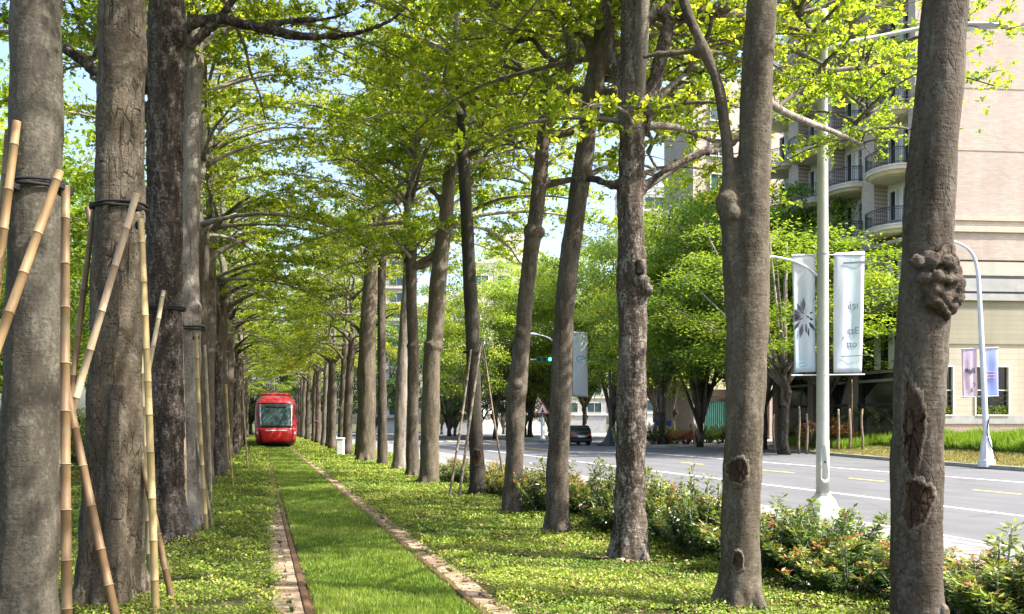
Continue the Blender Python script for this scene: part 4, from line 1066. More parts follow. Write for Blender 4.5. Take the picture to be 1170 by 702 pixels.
def cover_points(g, n, x0, x1, d0, d1, p=1.25):
    """random ground points, denser towards the camera"""
    u = g.uniform(0, 1, n); D = (d0 ** (1 - p) + u * (d1 ** (1 - p) - d0 ** (1 - p))) ** (1 / (1 - p))
    X = g.uniform(x0, x1, n) ; Y = (D - X * ST) / CT
    return X, Y, D
def field(X, Y, s, ox=0.0):
    """smooth value noise, vectorised"""
    x = X * s + ox; y = Y * s + ox * 1.7
    return (np.sin(x * 1.3 + 2.1 * np.sin(y * .7)) + np.sin(y * 1.7 + 1.6 * np.sin(x * .9 + 1.1)) + np.sin((x + y) * 2.3 + 1.3 * np.sin(x * 2.1))) / 3
def ground_cover(name, label, n, x0, x1, seed, d1=95, dens=None, yl=None):
    g = np.random.default_rng(seed)
    X, Y, D = cover_points(g, n, x0, x1, 6.3, d1)
    keep = g.uniform(0, 1, n) < (1.0 - 0.93 * np.clip((field(X, Y, 2.3, 3) - .28) * 3.0, 0, 1))
    if dens is not None: keep &= dens(X, Y, g)
    X, Y, D = X[keep], Y[keep], D[keep]; m = len(X)
    f = field(X, Y, 1.1, seed); f3 = field(X, Y, .45, seed + 9); f2 = field(X, Y, 4.3, seed + 5)
    hmax = 0.085 + 0.045 * f + 0.04 * f2
    z = hmax * g.uniform(0.15, 1.0, m) ** 0.6
    a = g.uniform(0, 2*np.pi, m); el = g.normal(0.25, 0.42, m)
    d = np.stack([np.cos(a) * np.cos(el), np.sin(a) * np.cos(el), np.sin(el)], 1)
    nr = unit(g.normal(0, .42, (m, 3)) + np.array([0, 0, 1.0])); nr = unit(nr - d * np.sum(nr * d, 1, keepdims=True))
    sz = 0.026 * g.uniform(.5, 1.5, m) * (np.maximum(D, 8) / 8) ** 0.55
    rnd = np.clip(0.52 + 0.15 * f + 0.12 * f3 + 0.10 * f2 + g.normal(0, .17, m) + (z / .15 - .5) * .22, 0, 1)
    dead = g.uniform(0, 1, m) < 0.02 + .10 * np.clip(field(X, Y, 1.7, seed + 3) - .25, 0, 1); rnd[dead] = 0.99
    Q = kites(np.stack([X, Y, z], 1), d, nr, sz, sz * .62, .06)
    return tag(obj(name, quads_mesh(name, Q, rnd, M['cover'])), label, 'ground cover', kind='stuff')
edge_l = lambda X, Y, g: X < 0.10 + 0.10 * field(X * 0, Y, 2.7, 1) + g.normal(0, .06, len(X)) + np.clip((Y - 13.5) / 3.0, 0, 1) * 0.23
edge_r = lambda X, Y, g: X > 2.10 + 0.09 * field(X * 0, Y, 2.1, 6) + g.normal(0, .06, len(X)) - np.clip((Y - 22) / 20, 0, 1) * .12
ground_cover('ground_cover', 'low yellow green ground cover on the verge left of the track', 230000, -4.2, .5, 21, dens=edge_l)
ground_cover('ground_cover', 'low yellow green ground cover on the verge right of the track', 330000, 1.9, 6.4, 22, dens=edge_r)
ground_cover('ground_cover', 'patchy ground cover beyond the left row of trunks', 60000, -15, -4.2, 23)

def litter(name, label, n, x0, x1, seed):
    g = np.random.default_rng(seed); X, Y, D = cover_points(g, n, x0, x1, 6.3, 60)
    a = g.uniform(0, 2*np.pi, n); d = unit(np.stack([np.cos(a), np.sin(a), g.normal(0, .25, n)], 1)); nr = unit(g.normal(0, .35, (n, 3)) + np.array([0, 0, 1.0])); nr = unit(nr - d * np.sum(nr * d, 1, keepdims=True))
    sz = g.uniform(.03, .075, n)
    return tag(obj(name, quads_mesh(name, kites(np.stack([X, Y, g.uniform(.03, .12, n)], 1), d, nr, sz, sz * .55, .15), np.clip(g.normal(.5, .25, n), 0, 1), M['dead_leaf'])), label, 'leaf litter', kind='stuff')
litter('leaf_litter', 'dry brown fallen leaves on the left verge', 2600, -4, .3, 61); litter('leaf_litter', 'dry brown fallen leaves on the right verge and pavers', 5000, 1.85, 6.3, 62)
def blades(name, label, X, Y, z, hgt, wid, rnd, mat, seed, lean=.35, kind='stuff', cat='grass'):
    g = np.random.default_rng(seed); m = len(X)
    a = g.uniform(0, 2*np.pi, m); l = np.abs(g.normal(0, lean, m))
    d = unit(np.stack([np.cos(a) * np.sin(l), np.sin(a) * np.sin(l), np.cos(l)], 1))
    b = g.uniform(0, 2*np.pi, m); nr = np.stack([np.cos(b), np.sin(b), np.zeros(m)], 1); nr = unit(nr - d * np.sum(nr * d, 1, keepdims=True))
    Q = kites(np.stack([X, Y, z], 1), d, nr, hgt, wid, 0.1)
    return tag(obj(name, quads_mesh(name, Q, rnd, M[mat])), label, cat, kind=kind)
g = np.random.default_rng(31)
X, Y, D = cover_points(g, 190000, .475, 1.755, 6.3, 70, 1.3)
f = field(X, Y, 1.6, 2); f2 = field(X, Y, 6.0, 4)
hh = (0.062 + .018 * f + .012 * f2) * g.uniform(.6, 1.35, len(X))
rnd = np.clip(.45 + .2 * f + .14 * f2 + g.normal(0, .2, len(X)), 0, .93); rnd += .22 * np.clip(field(X, Y, .8, 12), -.5, 1); rnd[g.uniform(0, 1, len(X)) < .02 + .10 * np.clip(field(X, Y, 1.3, 7) - .3, 0, 1)] = 1; rnd = np.clip(rnd, 0, 1)
blades('track_grass', 'lush short green grass between the two rails', X, Y, X * 0 - .012, hh, .0075 * (np.maximum(D, 8) / 8) ** .75, rnd, 'blade', 32, .45)

# tufts spilling over the left rail and pavers
X, Y, D = cover_points(g, 9000, .30, .50, 6.3, 60, 1.1)
k_ = field(X * 0, Y, 3.1, 2) + g.normal(0, .4, len(X)) > .25
X, Y, D = X[k_], Y[k_], D[k_]
X = X + .16
blades('edge_grass', 'grass tufts along the left rail edge', X, Y, X * 0, .05 * g.uniform(.5, 1.3, len(X)), .008 * (np.maximum(D, 8) / 8) ** .6, np.clip(g.normal(.6, .25, len(X)), 0, 1), 'blade', 33, .6)

for sd_, (xa, xb) in enumerate(((1.76, 1.90), (2.0, 2.16), (.10, .22))):
    X, Y, D = cover_points(g, 7000, xa, xb, 6.3, 60, 1.1)
    k_ = field(X * 0, Y, 2.3, sd_ * 3 + 1) + g.normal(0, .4, len(X)) > .2
    X, Y, D = X[k_], Y[k_], D[k_]
    blades('edge_grass', ['grass tufts along the right rail', 'grass tufts along the outer edge of the right paver strip', 'grass tufts along the outer edge of the left paver strip'][sd_], X, Y, X * 0, .045 * g.uniform(.5, 1.3, len(X)), .008 * (np.maximum(D, 8) / 8) ** .6, np.clip(g.normal(.65, .25, len(X)), 0, 1), 'blade', 40 + sd_, .7)

# far bank: dry verge and tall grass below the building
n = 60000; Y = g.uniform(16, 51, n); X = np.interp(Y, [p[1] for p in kl[:10]], [p[0] for p in kl[:10]])
tt = g.uniform(.25, 4.2, n); Z = np.array([bank_z(t) for t in tt])
blades('dry_grass', 'dry straw coloured grass along the far kerb', X + tt, Y, Z - .02, g.uniform(.05, .15, n), g.uniform(.02, .04, n), np.clip(g.normal(.5, .22, n) - tt * .03, 0, 1), 'dry_grass', 34, .6)
n = 60000; Y = g.uniform(18, 51, n); X = np.interp(Y, [p[1] for p in kl[:10]], [p[0] for p in kl[:10]])
tt = np.where(Y > 41, g.uniform(1.4, 4.2, n), g.uniform(3.6, 6.0, n)) ; Z = np.array([bank_z(t) for t in tt])
blades('tall_grass', 'tall bright green grass in front of the brick building', X + tt, Y, Z - .03, (g.uniform(.32, .72, n)) * (1 + .3 * field(X, Y, 1.3)), g.uniform(.03, .06, n), np.clip(g.normal(.55, .2, n), 0, 1), 'tall_grass', 35, .35)

# ------------------------------------------------------------------ background trees
def bg_tree(label, x, y, var, sc, trunk_h, r, rz, group, z=0.0, bark='bark_dark', szz=None, name='street_tree'):
    t = empty(name, (x, y, z)); tag(t, label, 'tree', group)
    mb = MB(); rng = random.Random(int(x * 31 + y * 7))
    pts = [Vector((.05 * rng.gauss(0, 1) * k, .05 * rng.gauss(0, 1) * k, -0.15 + (trunk_h + 1.2) * k / 6)) for k in range(7)]
    mb.tube(pts, [r * (1.4 if k == 0 else 1.0) * (1 - .07 * k) for k in range(7)], 12, .2, x)
    for k in range(4):
        lp = limb_path(pts[-2], 1.57 * k + rng.gauss(0, .3), 2.4, R(60), R(35), rng, 4); mb.tube(lp, [r * .5, r * .42, r * .34, r * .26, r * .2], 7)
    mb.build('trunk', M[bark], t, smooth=True)
    rz_ = 3.8 * (szz or sc)
    for nm, me in (('branches', var[0]), ('crown', var[1])):
        o = obj(nm, me, t); o.location = (0, 0, trunk_h + rz_ * .9); o.scale = (sc, sc, szz or sc); o.rotation_euler = (0, 0, rz)
    return t
def at(px, D): 
    p = P(px, HY, D); return p.x, p.y
ac = [(536, 88, 1.0, 'bright tree across the crossing left of the small round tree'), (566, 92, 1.35, 'small round tree across the road in front of the pale flats'), (606, 96, 1.1, 'green street tree behind the triangular warning sign'), (640, 93, 1.35, 'bright green tree behind the tall white roadside banner'),
      (748, 78, 1.0, 'dense street tree set back right of the black lamp post'), (756, 64, 1.02, 'street tree standing over the red flowers on the corner'), (800, 62, 1.15, 'wide bright green street tree right of the red flowers'),
      (840, 60, 1.2, 'dark street tree half hidden by the forked trunk'), (896, 47.5, 1.1, 'street tree with a thick trunk beside the tall lamp post'), (945, 54, 1.0, 'street tree behind the pair of pale banners'),
      (762, 88, 1.4, 'tall tree farther back between the black post and the blue sign'), (768, 76, 1.45, 'tall tree farther back behind the red flowers'), (872, 58, 1.2, 'leafy tree behind the thick street trunk'), (668, 102, 1.4, 'tall tree behind the dark car'), (700, 90, 1.35, 'tall tree rising behind the black post, far across the road'), (628, 104, 1.4, 'tall pale green tree far behind the traffic signal')]
for k, (px, D, s, lab) in enumerate(ac):
    x, y = at(px, D); bg_tree(lab, x, y, ROUND[k % 4], s * 1.35, 3.3 + .3 * (k % 3), .2 + .03 * (k % 3), k * 1.3, 'street trees across the road', z=.02 if x > 25.6 else 0, szz=s * (1.85 if px < 880 else 1.15))
# left side beyond the row
lb = [(-7.5, 26), (-9, 32), (-7.5, 38), (-10, 45), (-8, 52), (-11.5, 60), (-8.5, 68), (-7, 80), (-6.5, 94), (-12, 36), (-13.5, 50), (-14, 27)]
for k, (x, y) in enumerate(lb):
    bg_tree(f'bushy green tree beyond the left avenue row, {ORD[k]} from the near end', x, y, ROUND[(k + 1) % 4], 1.05, 2.2 + (k % 3) * .4, .16, k * 1.7, 'trees beyond the left avenue row', bark='bark_grey', szz=1.35)
for k in range(16):
    x = -5.6 - (k % 2) * 1.6 + hg.uniform(-.5, .5); y = 20 + k * 3.4
    place_shrub(f'leafy green bush behind the left avenue row, {ORD[k]} from the near end', x, y, SHR[3], 2.0, 2.3, k, 'leafy_bush', 'bushes behind the left avenue row')
# closing the end of the avenue
for k, (x, y, s) in enumerate([(-1.2, 128, 1.1), (4.5, 134, 1.2), (9.5, 126, 1.0), (-7, 124, 1.1), (2, 120, .9), (14, 112, 1.0), (18.5, 118, 1.15), (23, 108, 1.0)]):
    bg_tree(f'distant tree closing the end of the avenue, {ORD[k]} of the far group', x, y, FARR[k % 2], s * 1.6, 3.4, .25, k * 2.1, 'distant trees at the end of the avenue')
for k, (px, D) in enumerate([(520, 112), (548, 100), (575, 118), (600, 96), (628, 108), (505, 128)]):
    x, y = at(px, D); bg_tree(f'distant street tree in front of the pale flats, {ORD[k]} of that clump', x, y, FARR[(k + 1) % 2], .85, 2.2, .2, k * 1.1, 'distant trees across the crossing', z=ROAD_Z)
# ================================================================== BUILDINGS
def part_at(name, mesh, parent, loc, rz=0.0):
    o = obj(name, mesh, parent, loc); o.rotation_euler = (0, 0, rz); return o

def window_mesh(w, h, deep=0.18, fr=0.07, mull=(1,), trans=()):
    """frame butted round the opening, centred on x, sill at z = 0, front at y = 0"""
    f = MB(); f.box(-w/2 - fr, -w/2, -0.05, deep, -fr, h + fr); f.box(w/2, w/2 + fr, -0.05, deep, -fr, h + fr)
    f.box(-w/2, w/2, -0.05, deep, h, h + fr); f.box(-w/2, w/2, -0.09, deep, -fr, 0)
    for k in range(1, len(mull) + 1 if mull else 1):
        x = -w/2 + w * k / (len(mull) + 1); f.box(x - .025, x + .025, 0.03, deep - .02, 0, h)
    for z in trans: f.box(-w/2, w/2, 0.035, deep - .025, z - .025, z + .025)
    g_ = MB(); g_.box(-w/2, w/2, deep - .08, deep - .05, 0, h)
    return f, g_
def put_windows(bld, loc_fn, spots, w, h, frame, pane, rz, mull=(1,), trans=()):
    f, g_ = window_mesh(w, h, mull=mull, trans=trans); fm = f.mesh('window_frame', M[frame]); gm = g_.mesh('window_pane', M[pane])
    for (u, z) in spots:
        o = part_at('window', fm, bld, loc_fn(u, z), rz); obj('pane', gm, o)

# ---- brick apartment block on the right
C0 = Vector((34.6, 40.0, 0.0))
A = empty('apartment_block', C0); tag(A, 'large pinkish brick apartment block with rounded balconies and dark glazed podium on the right', 'building')
RZL, RZR = R(-90), R(-11)
uR = Vector((math.cos(RZR), math.sin(RZR), 0)); nR = Vector((math.sin(RZR), -math.cos(RZR), 0))
LW = 26.0
def zone(z0, z1, mat, out=0.0, name='wall'):
    mb = MB(); mb.box(0.0, LW, -out, 0.35, z0, z1); return part_at(name, mb.mesh(name, M[mat]), A, Vector((0, 0, 0)), RZR)
# right-hand face, top to bottom, each zone butted on the next
for k, (z0, z1) in enumerate(((13.0, 16.55), (16.65, 20.0), (20.1, 23.45), (23.55, 34.0))): zone(z0, z1, 'brick_pink')
for z in (16.55, 20.0, 23.45): zone(z, z + .1, 'band_tan', -0.03, 'string_course')
zone(12.75, 13.0, 'band_tan', 0.16, 'cornice'); zone(12.15, 12.75, 'brick_tan', 0.08, 'cornice')
zone(10.62, 12.15, 'brick_pink', -0.04); zone(10.5, 10.62, 'dark_metal', -0.08, 'string_course'); zone(9.75, 10.5, 'brick_tan', 0.0)
zone(9.55, 9.75, 'dark_metal', 0.05, 'string_course'); zone(8.85, 9.55, 'band_grey', 0.16, 'cornice'); zone(8.72, 8.85, 'dark_metal', 0.12, 'string_course'); zone(8.35, 8.72, 'band_grey', 0.2, 'cornice')
zone(7.95, 8.35, 'stone_khaki', 0.0); zone(5.95, 7.95, 'stone_khaki', 0.06); zone(4.75, 5.95, 'stone_beige', 0.0)
ww, wz0, wz1 = 2.05, 2.0, 4.75
cent = [1.2 + 3.25 * k for k in range(8)]
edges = [0.0] + sum([[c - ww/2, c + ww/2] for c in cent], []) + [LW]
for i in range(0, len(edges), 2):
    if edges[i+1] > edges[i]:
        mb = MB(); mb.box(edges[i], edges[i+1], 0, .35, wz0, wz1); part_at('wall_pier', mb.mesh('wall_pier', M['stone_beige']), A, Vector((0, 0, 0)), RZR)
zone(1.55, 2.0, 'band_grey', 0.05, 'plinth'); zone(-0.2, 1.55, 'granite', 0.0, 'plinth')
f, g_ = window_mesh(ww - .16, wz1 - wz0 - .12, 0.22, 0.08, mull=(), trans=(1.35,)); fm = f.mesh('window_frame', M['frame_white']); gm = g_.mesh('window_pane', M['glass_dark'])
gr = MB()
for k in range(5):
    zz = .2 + .26 * k; gr.tube([Vector((-.92 + 1.84 * j / 16, -.03, zz + .07 * math.sin(j * 1.2 + k))) for j in range(17)], [.014] * 17, 5)
for x in (-.92, 0, .92): gr.tube([Vector((x, -.03, .02)), Vector((x, -.03, 1.33))], [.018, .018], 6)
grm = gr.mesh('window_grille', M['dark_metal'])
gq = np.random.default_rng(77); nq = 420
bq = np.stack([gq.uniform(-.9, .9, nq), gq.uniform(-.02, .03, nq) + .06, gq.uniform(.02, .45, nq)], 1); dq = unit(gq.normal(0, 1, (nq, 3)) + [0, -.3, .5]); nn = unit(gq.normal(0, 1, (nq, 3))); nn = unit(nn - dq * np.sum(nn * dq, 1, keepdims=True))
plm = quads_mesh('window_plants', kites(bq, dq, nn, gq.uniform(.08, .16, nq), gq.uniform(.05, .1, nq)), np.clip(gq.normal(.6, .3, nq), 0, 1), M['tall_grass'])
for c in cent[:5]:
    o = part_at('window', fm, A, uR * c + Vector((0, 0, wz0 + .06)) , RZR); obj('pane', gm, o); obj('grille', grm, o); obj('window_plants', plm, o)

# left-hand face towards the road: piers, recessed wall, rounded balconies
LL = 14.0
lf = lambda u, z, y=0.0: Vector((y, LL - u, z))            # local u runs towards the camera, y into the building
def lbox(name, u0, u1, y0, y1, z0, z1, mat): 
    mb = MB(); mb.box(u0, u1, y0, y1, z0, z1); return part_at(name, mb.mesh(name, M[mat]), A, lf(0, 0), RZL)
lbox('wall', 0, LL - .5, .95, 1.3, 8.35, 34, 'plaster')
bays = [12.0, 8.1, 4.3, .9]
piers = [(10.1 - .55, 10.1 + .55), (6.2 - .55, 6.2 + .55), (2.6 - .55, 2.6 + .55), (13.45, 14.0)]
for a, b in piers: lbox('pier', a, b, 0, .947, 8.35, 34, 'brick_tan')
floors = [12.6, 15.9, 19.2, 22.5, 25.8]
rb_, rd = 1.55, 1.5
def half(n=18, a=1.5, b=1.3, back=.94):
    return [(-a, back)] + [(-a * math.cos(math.pi * j / n), -b * math.sin(math.pi * j / n)) for j in range(n + 1)] + [(a, back)]
sl = MB()
prof = [(-.42, .55), (-.36, .80), (-.22, .90), (-.18, 1.0), (0.02, 1.0), (0.02, 1.03), (0.1, 1.03), (0.1, .95)]
sl.loft([[(x * s, (y if y > .5 else y * s), z) for x, y in half(18, rb_, 1.15)] for z, s in prof])
up = MB(); n_ = 18; hh_ = half(18, rb_, 1.15)
rl = MB()
for s, z, r in ((1.0, 1.02, .028), (1.0, .90, .016), (1.0, .22, .018)):
    rl.tube([Vector((x, y, z)) for x, y in hh_], [r] * len(hh_), 6)
for j in range(len(hh_) * 2 - 1):
    i = j // 2; p = Vector((*hh_[i], 0)); 
    if j % 2: p = (p + Vector((*hh_[i+1], 0))) / 2
    rl.tube([p + Vector((0, 0, .1)), p + Vector((0, 0, 1.02))], [.013, .013], 5)
slm = sl.mesh('balcony', M['balcony']); rlm = rl.mesh('railing', M['dark_metal'])
f, g_ = window_mesh(1.15, 2.3, .2, .06, mull=(1,), trans=(1.8,)); bfm = f.mesh('window_frame', M['frame_white']); bgm = g_.mesh('window_pane', M['glass_dark'])
f2, g2 = window_mesh(.55, 1.7, .2, .06, mull=(), trans=()); nfm = f2.mesh('window_frame', M['frame_white']); ngm = g2.mesh('window_pane', M['glass_dark'])
for bi, u in enumerate(bays):
    for fl in floors:
        o = part_at('balcony', slm, A, lf(u, fl), RZL); obj('railing', rlm, o)
        w_ = part_at('window', bfm, A, lf(u + .75, fl + .12, .79), RZL); obj('pane', bgm, w_)
        w_ = part_at('window', nfm, A, lf(u - .75, fl + .75, .79), RZL); obj('pane', ngm, w_)
    w_ = part_at('window', nfm, A, lf(u - .55, 9.75, .79), RZL); obj('pane', ngm, w_)
    w_ = part_at('window', nfm, A, lf(u + .55, 9.75, .79), RZL); obj('pane', ngm, w_)
lbox('cornice', 0, LL - .02, -.25, .94, 11.75, 11.95, 'band_tan')
lbox('cornice', 0, LL - .02, -.30, 1.3, 7.9, 8.34, 'band_grey'); lbox('cornice', 0, LL - .02, -.12, 1.3, 7.55, 7.9, 'dark_metal')
lbox('podium_glass', 0.6, LL - .9, .35, .6, .5, 7.55, 'glass_dark')
for u0 in (0.0, 4.1, 8.2, LL - .9): lbox('granite_pier', u0, u0 + .6 if u0 < 12 else LL - .02, .05, .9, -.2, 7.55, 'granite')
for z in (2.6, 4.0, 4.5, 5.9): lbox('podium_rail', .6, LL - .9, .25, .349, z, z + .16, 'steel' if z in (4.0, 4.5) else 'dark_metal')
for u0 in (2.3, 6.2, 10.4, 11.6): lbox('white_panel', u0, u0 + .5, .2, .248, 4.7, 7.0, 'plaster')
mb = MB(); pl = [Vector((0, 0, 0)) + nR * -.36 + uR * .1, uR * (LW - .1) + nR * -.36, uR * (LW - .1) + nR * -18, Vector((1.32, LL, 0)), Vector((1.32, .6, 0))]
mb.loft([[(p.x, p.y, z) for p in pl] for z in (-.2, 33.9)]); mb.build('core', M['plaster'], A)

# ---- brick building across the side street
Bq = empty('brick_building', (38.5, 73, 0)); tag(Bq, 'brown brick building with teal gates and granite piers behind the corner trees', 'building')
mb = MB(); mb.box(0, 26, 0, 6, 5.2, 34); mb.build('wall', M['brick_pink'], Bq)
mb = MB(); mb.box(-.15, 26.15, -.15, 6.1, 4.7, 5.195); mb.build('cornice', M['band_tan'], Bq)
mb = MB(); mb.box(.1, 26, .8, 5.9, -.1, 4.69); mb.build('ground_floor_wall', M['granite'], Bq)
for k in range(7):
    x = .0 + k * 4.0
    mb = MB(); mb.bbox(x, x + 1.1, -.02, .79, -.1, 4.69, .04); mb.build('granite_pier', M['granite'], Bq)
    if k < 6:
        mb = MB(); mb.box(x + 1.2, x + 3.9, .42, .5, .05, 3.6)
        for j in range(12): mb.box(x + 1.25 + .22 * j, x + 1.31 + .22 * j, .36, .418, .05, 3.6)
        mb.build('gate', M['teal_gate'], Bq)
put_windows(Bq, lambda u, z: Vector((u, -.14, z)), [(2.6 + 3.9 * i, 6.6 + 3.3 * j) for i in range(6) for j in range(8)], 1.7, 1.6, 'frame_white', 'glass_teal', 0)

def block(name, label, px, D, w, dpt, h, wall, cols, rows, ww, wh, z0, frame='frame_white', pane='glass_teal', rz=-TH, bands=None, top=None):
    c = P(px, HY, D); b = empty(name, (c.x, c.y, 0), rz); tag(b, label, 'building')
    mb = MB(); mb.box(-w/2, w/2, 0, dpt, -.2, h); mb.build('wall', M[wall], b)
    fh = (h - z0 - .8) / rows
    put_windows(b, lambda u, z: Vector((u, -.12, z)), [(-w/2 + w * (i + .5) / cols, z0 + fh * j) for i in range(cols) for j in range(rows)], ww, wh, frame, pane, 0)
    for j in range(rows + 1):
        mb = MB(); mb.box(-w/2 - .3, w/2 + .3, -.9 if bands == 'deep' else -.2, -.003, z0 + fh * j - .55, z0 + fh * j - .25); mb.build('floor_slab', M['balcony' if bands else 'plaster'], b)
    mb = MB(); mb.box(-w/2 - .2, w/2 + .2, -.25, dpt + .2, h + .003, h + .5); mb.build('parapet', M['plaster'], b)
    if top:
        mb = MB(); mb.box(-w * .25, w * .2, 2, dpt - 2, h + .5, h + top); mb.build('roof_house', M[wall], b)
    return b
block('apartment_building', 'pale tan apartment building far across the crossing, seen between slim trunks', 590, 150, 16, 12, 29, 'pale_tan', 4, 8, 2.4, 1.7, 3.5, top=6)
block('apartment_building', 'low white building with dark ribbon windows left of the tan apartment building', 520, 140, 9, 10, 22, 'plaster', 2, 6, 3.4, 1.5, 3.5, bands='deep')
block('apartment_tower', 'white high rise tower glimpsed above the bright street trees', 748, 180, 14, 10, 50, 'plaster', 3, 13, 4.0, 2.2, 4)
block('apartment_tower', 'narrow white tower with many floor slabs seen between the right row trunks', 442, 155, 7, 10, 38, 'plaster', 2, 12, 2.6, 1.6, 3, bands='deep')
block('apartment_building', 'grey apartment building behind the crooked trunk', 652, 160, 13, 12, 23, 'band_grey', 3, 6, 2.6, 1.7, 3.5)

# ================================================================== STREET FURNITURE
# ---- tall lamp post with two pale banners
g0 = G(940, 597); DL0 = 1620 / 114
rt = Vector((CT, -ST, 0)); fw = Vector((ST, CT, 0))
lp = empty('street_lamp', (g0.x, g0.y, 0.004)); tag(lp, 'tall cream grey lamp post carrying a pair of pale banners beside the kerb', 'street lamp')
def rel(px, py, dd=0.0): return P(px, py, DL0 + dd) - Vector((g0.x, g0.y, 0.004))
k_ = DL0 / F
mb = MB(); mb.lathe([(.30, 0), (.30, .14), (.285, .17), (.275, .17), (.19, .38), (.13, .43), (.13, .47)], 8); shade_auto(mb.build('base', M['lamp_grey'], lp), 30)
mb = MB(); H0 = (HY - 12) * k_ + EYE
mb.lathe([(.105, .40), (.103, 1.3), (.098, 1.36), (.093, 2.9), (.088, 4.5), (.080, 6.2), (.074, H0 - .28), (.085, H0 - .27), (.085, H0 - .03), (.06, H0)], 20); mb.build('pole', M['lamp_grey'], lp, smooth=True)
nrm_cam = -fw
def oval_plate(cz, hw, hh, off):
    v0, v1 = [], []
    for j in range(20):
        a = 2 * math.pi * j / 20; x = hw * math.cos(a); z = hh * math.sin(a) * (1.0) ; z = math.copysign(min(abs(z) * 1.35, hh), z)
        q = rt * x * .95 + Vector((0, 0, cz + z)); v0.append(q + nrm_cam * (math.sqrt(max(0, .104 ** 2 - x * x)) - .01)); v1.append(q * 1.0 + nrm_cam * (off + math.sqrt(max(0, .104 ** 2 - x * x))))
    m = MB(); m.loft([v0, v1]); return m
dp = oval_plate((HY - 530) * k_ + EYE, .085, .30, .018).build('access_door', M['lamp_grey'], lp)
mb = MB(); q = nrm_cam * .12 + Vector((0, 0, (HY - 528) * k_ + EYE)); mb.ball(q, .018, 4); mb.build('door_lock', M['dark_metal'], dp)
for py in (290, 429):
    mb = MB(); z = (HY - py) * k_ + EYE; mb.lathe([(.088, z - .02), (.097, z - .018), (.097, z + .018), (.088, z + .02)], 20); mb.build('clamp_band', M['steel'], lp)
# main arm and lamp head
arm = spline([(rel(937, 58), .045), (rel(965, 50), .042), (rel(1010, 41), .038), (rel(1050, 33), .034), (rel(1085, 30), .03)], 4)
mb = MB(); mb.tube([p for p, r in arm], [r for p, r in arm], 10); ao = mb.build('lamp_arm', M['lamp_grey'], lp, smooth=True)
hd = MB(); a_, b_ = rel(1070, 31), rel(1153, 30); rings = []
for s, w_, h_ in ((0, .03, .03), (.08, .09, .05), (.3, .13, .065), (.7, .12, .05), (.93, .06, .03), (1, .015, .012)):
    c = a_.lerp(b_, s); rings.append([c + fw * (w_ * math.cos(t)) + Vector((0, 0, h_ * math.sin(t) * (1.0 if math.sin(t) > 0 else .45))) for t in [2 * math.pi * j / 14 for j in range(14)]])
hd.loft(rings); ho = hd.build('lamp_head', M['steel'], lp, smooth=True)
mb = MB(); c = rel(1108, 33.5); mb.ball(c, .09, 6, sx=1.8, sy=.9, sz=.2); mb.build('lens', M['lens'], ho, smooth=True)
mb = MB(); c = rel(1106, 24); mb.lathe([(.02, c.z - .03), (.03, c.z), (.02, c.z + .03)], 10, c.x, c.y); mb.build('photocell', M['dark_metal'], ho)
# lower curved arm with a small head
arm = spline([(rel(934, 315), .026), (rel(922, 306), .024), (rel(908, 299), .022), (rel(892, 295), .02), (rel(880, 293), .02)], 5)
mb = MB(); mb.tube([p for p, r in arm], [r for p, r in arm], 8); mb.build('footpath_lamp_arm', M['lamp_white'], lp, smooth=True)
mb = MB(); c = rel(872, 294); mb.ball(c, .10, 6, sx=1.3, sy=1, sz=.55); mb.build('footpath_lamp_head', M['lens'], lp, smooth=True)
for py in (291, 428):
    mb = MB(); mb.tube([rel(904, py + 1), rel(988, py)], [.012, .012], 8); mb.build('banner_bracket', M['steel'], lp)

def banner(name, label, TL, TR, BR, BL, mat, parent_thing=None, sag=.02, group=None, thick=.004, nx=8, nz=24, seed=1):
    """cloth hung between two bars, softly rippled"""
    o_ = (TL + TR) / 2; t = empty(name, o_); tag(t, label, 'banner', group)
    u = (TR - TL).normalized(); nrm = Vector((u.y, -u.x, 0)).normalized()
    mb = MB(); fr = []; bk = []
    for j in range(nz + 1):
        for i in range(nx + 1):
            s, q = i / nx, j / nz
            p = TL.lerp(TR, s).lerp(BL.lerp(BR, s), q)
            w = sag * (math.sin(s * 9 + seed) * math.sin(q * 3.1) + .6 * mnoise.noise(Vector((s * 3, q * 4, seed)))) 
            fr.append(p - o_ + nrm * (w + thick / 2)); bk.append(p - o_ + nrm * (w - thick / 2))
    W = nx + 1; n0 = len(fr); mb.v = [tuple(p) for p in fr + bk]
    for j in range(nz):
        for i in range(nx):
            a = j * W + i; mb.f += [(a, a + W, a + W + 1, a + 1), (n0 + a, n0 + a + 1, n0 + a + W + 1, n0 + a + W)]; mb.m += [0, 0]
    rim = [i for i in range(W)] + [W * j + nx for j in range(1, nz + 1)] + [W * nz + i for i in range(nx - 1, -1, -1)] + [W * j for j in range(nz - 1, 0, -1)]
    for a, b in zip(rim, rim[1:] + rim[:1]): mb.f.append((a, b, n0 + b, n0 + a)); mb.m.append(0)
    mb.build('cloth', M[mat], t, smooth=True)
    def on(s, q, lift=.012):
        p = TL.lerp(TR, s).lerp(BL.lerp(BR, s), q); w = sag * (math.sin(s * 9 + seed) * math.sin(q * 3.1) + .6 * mnoise.noise(Vector((s * 3, q * 4, seed))))
        return p - o_ + nrm * (w + thick/2 + lift)
    return t, on, u, nrm
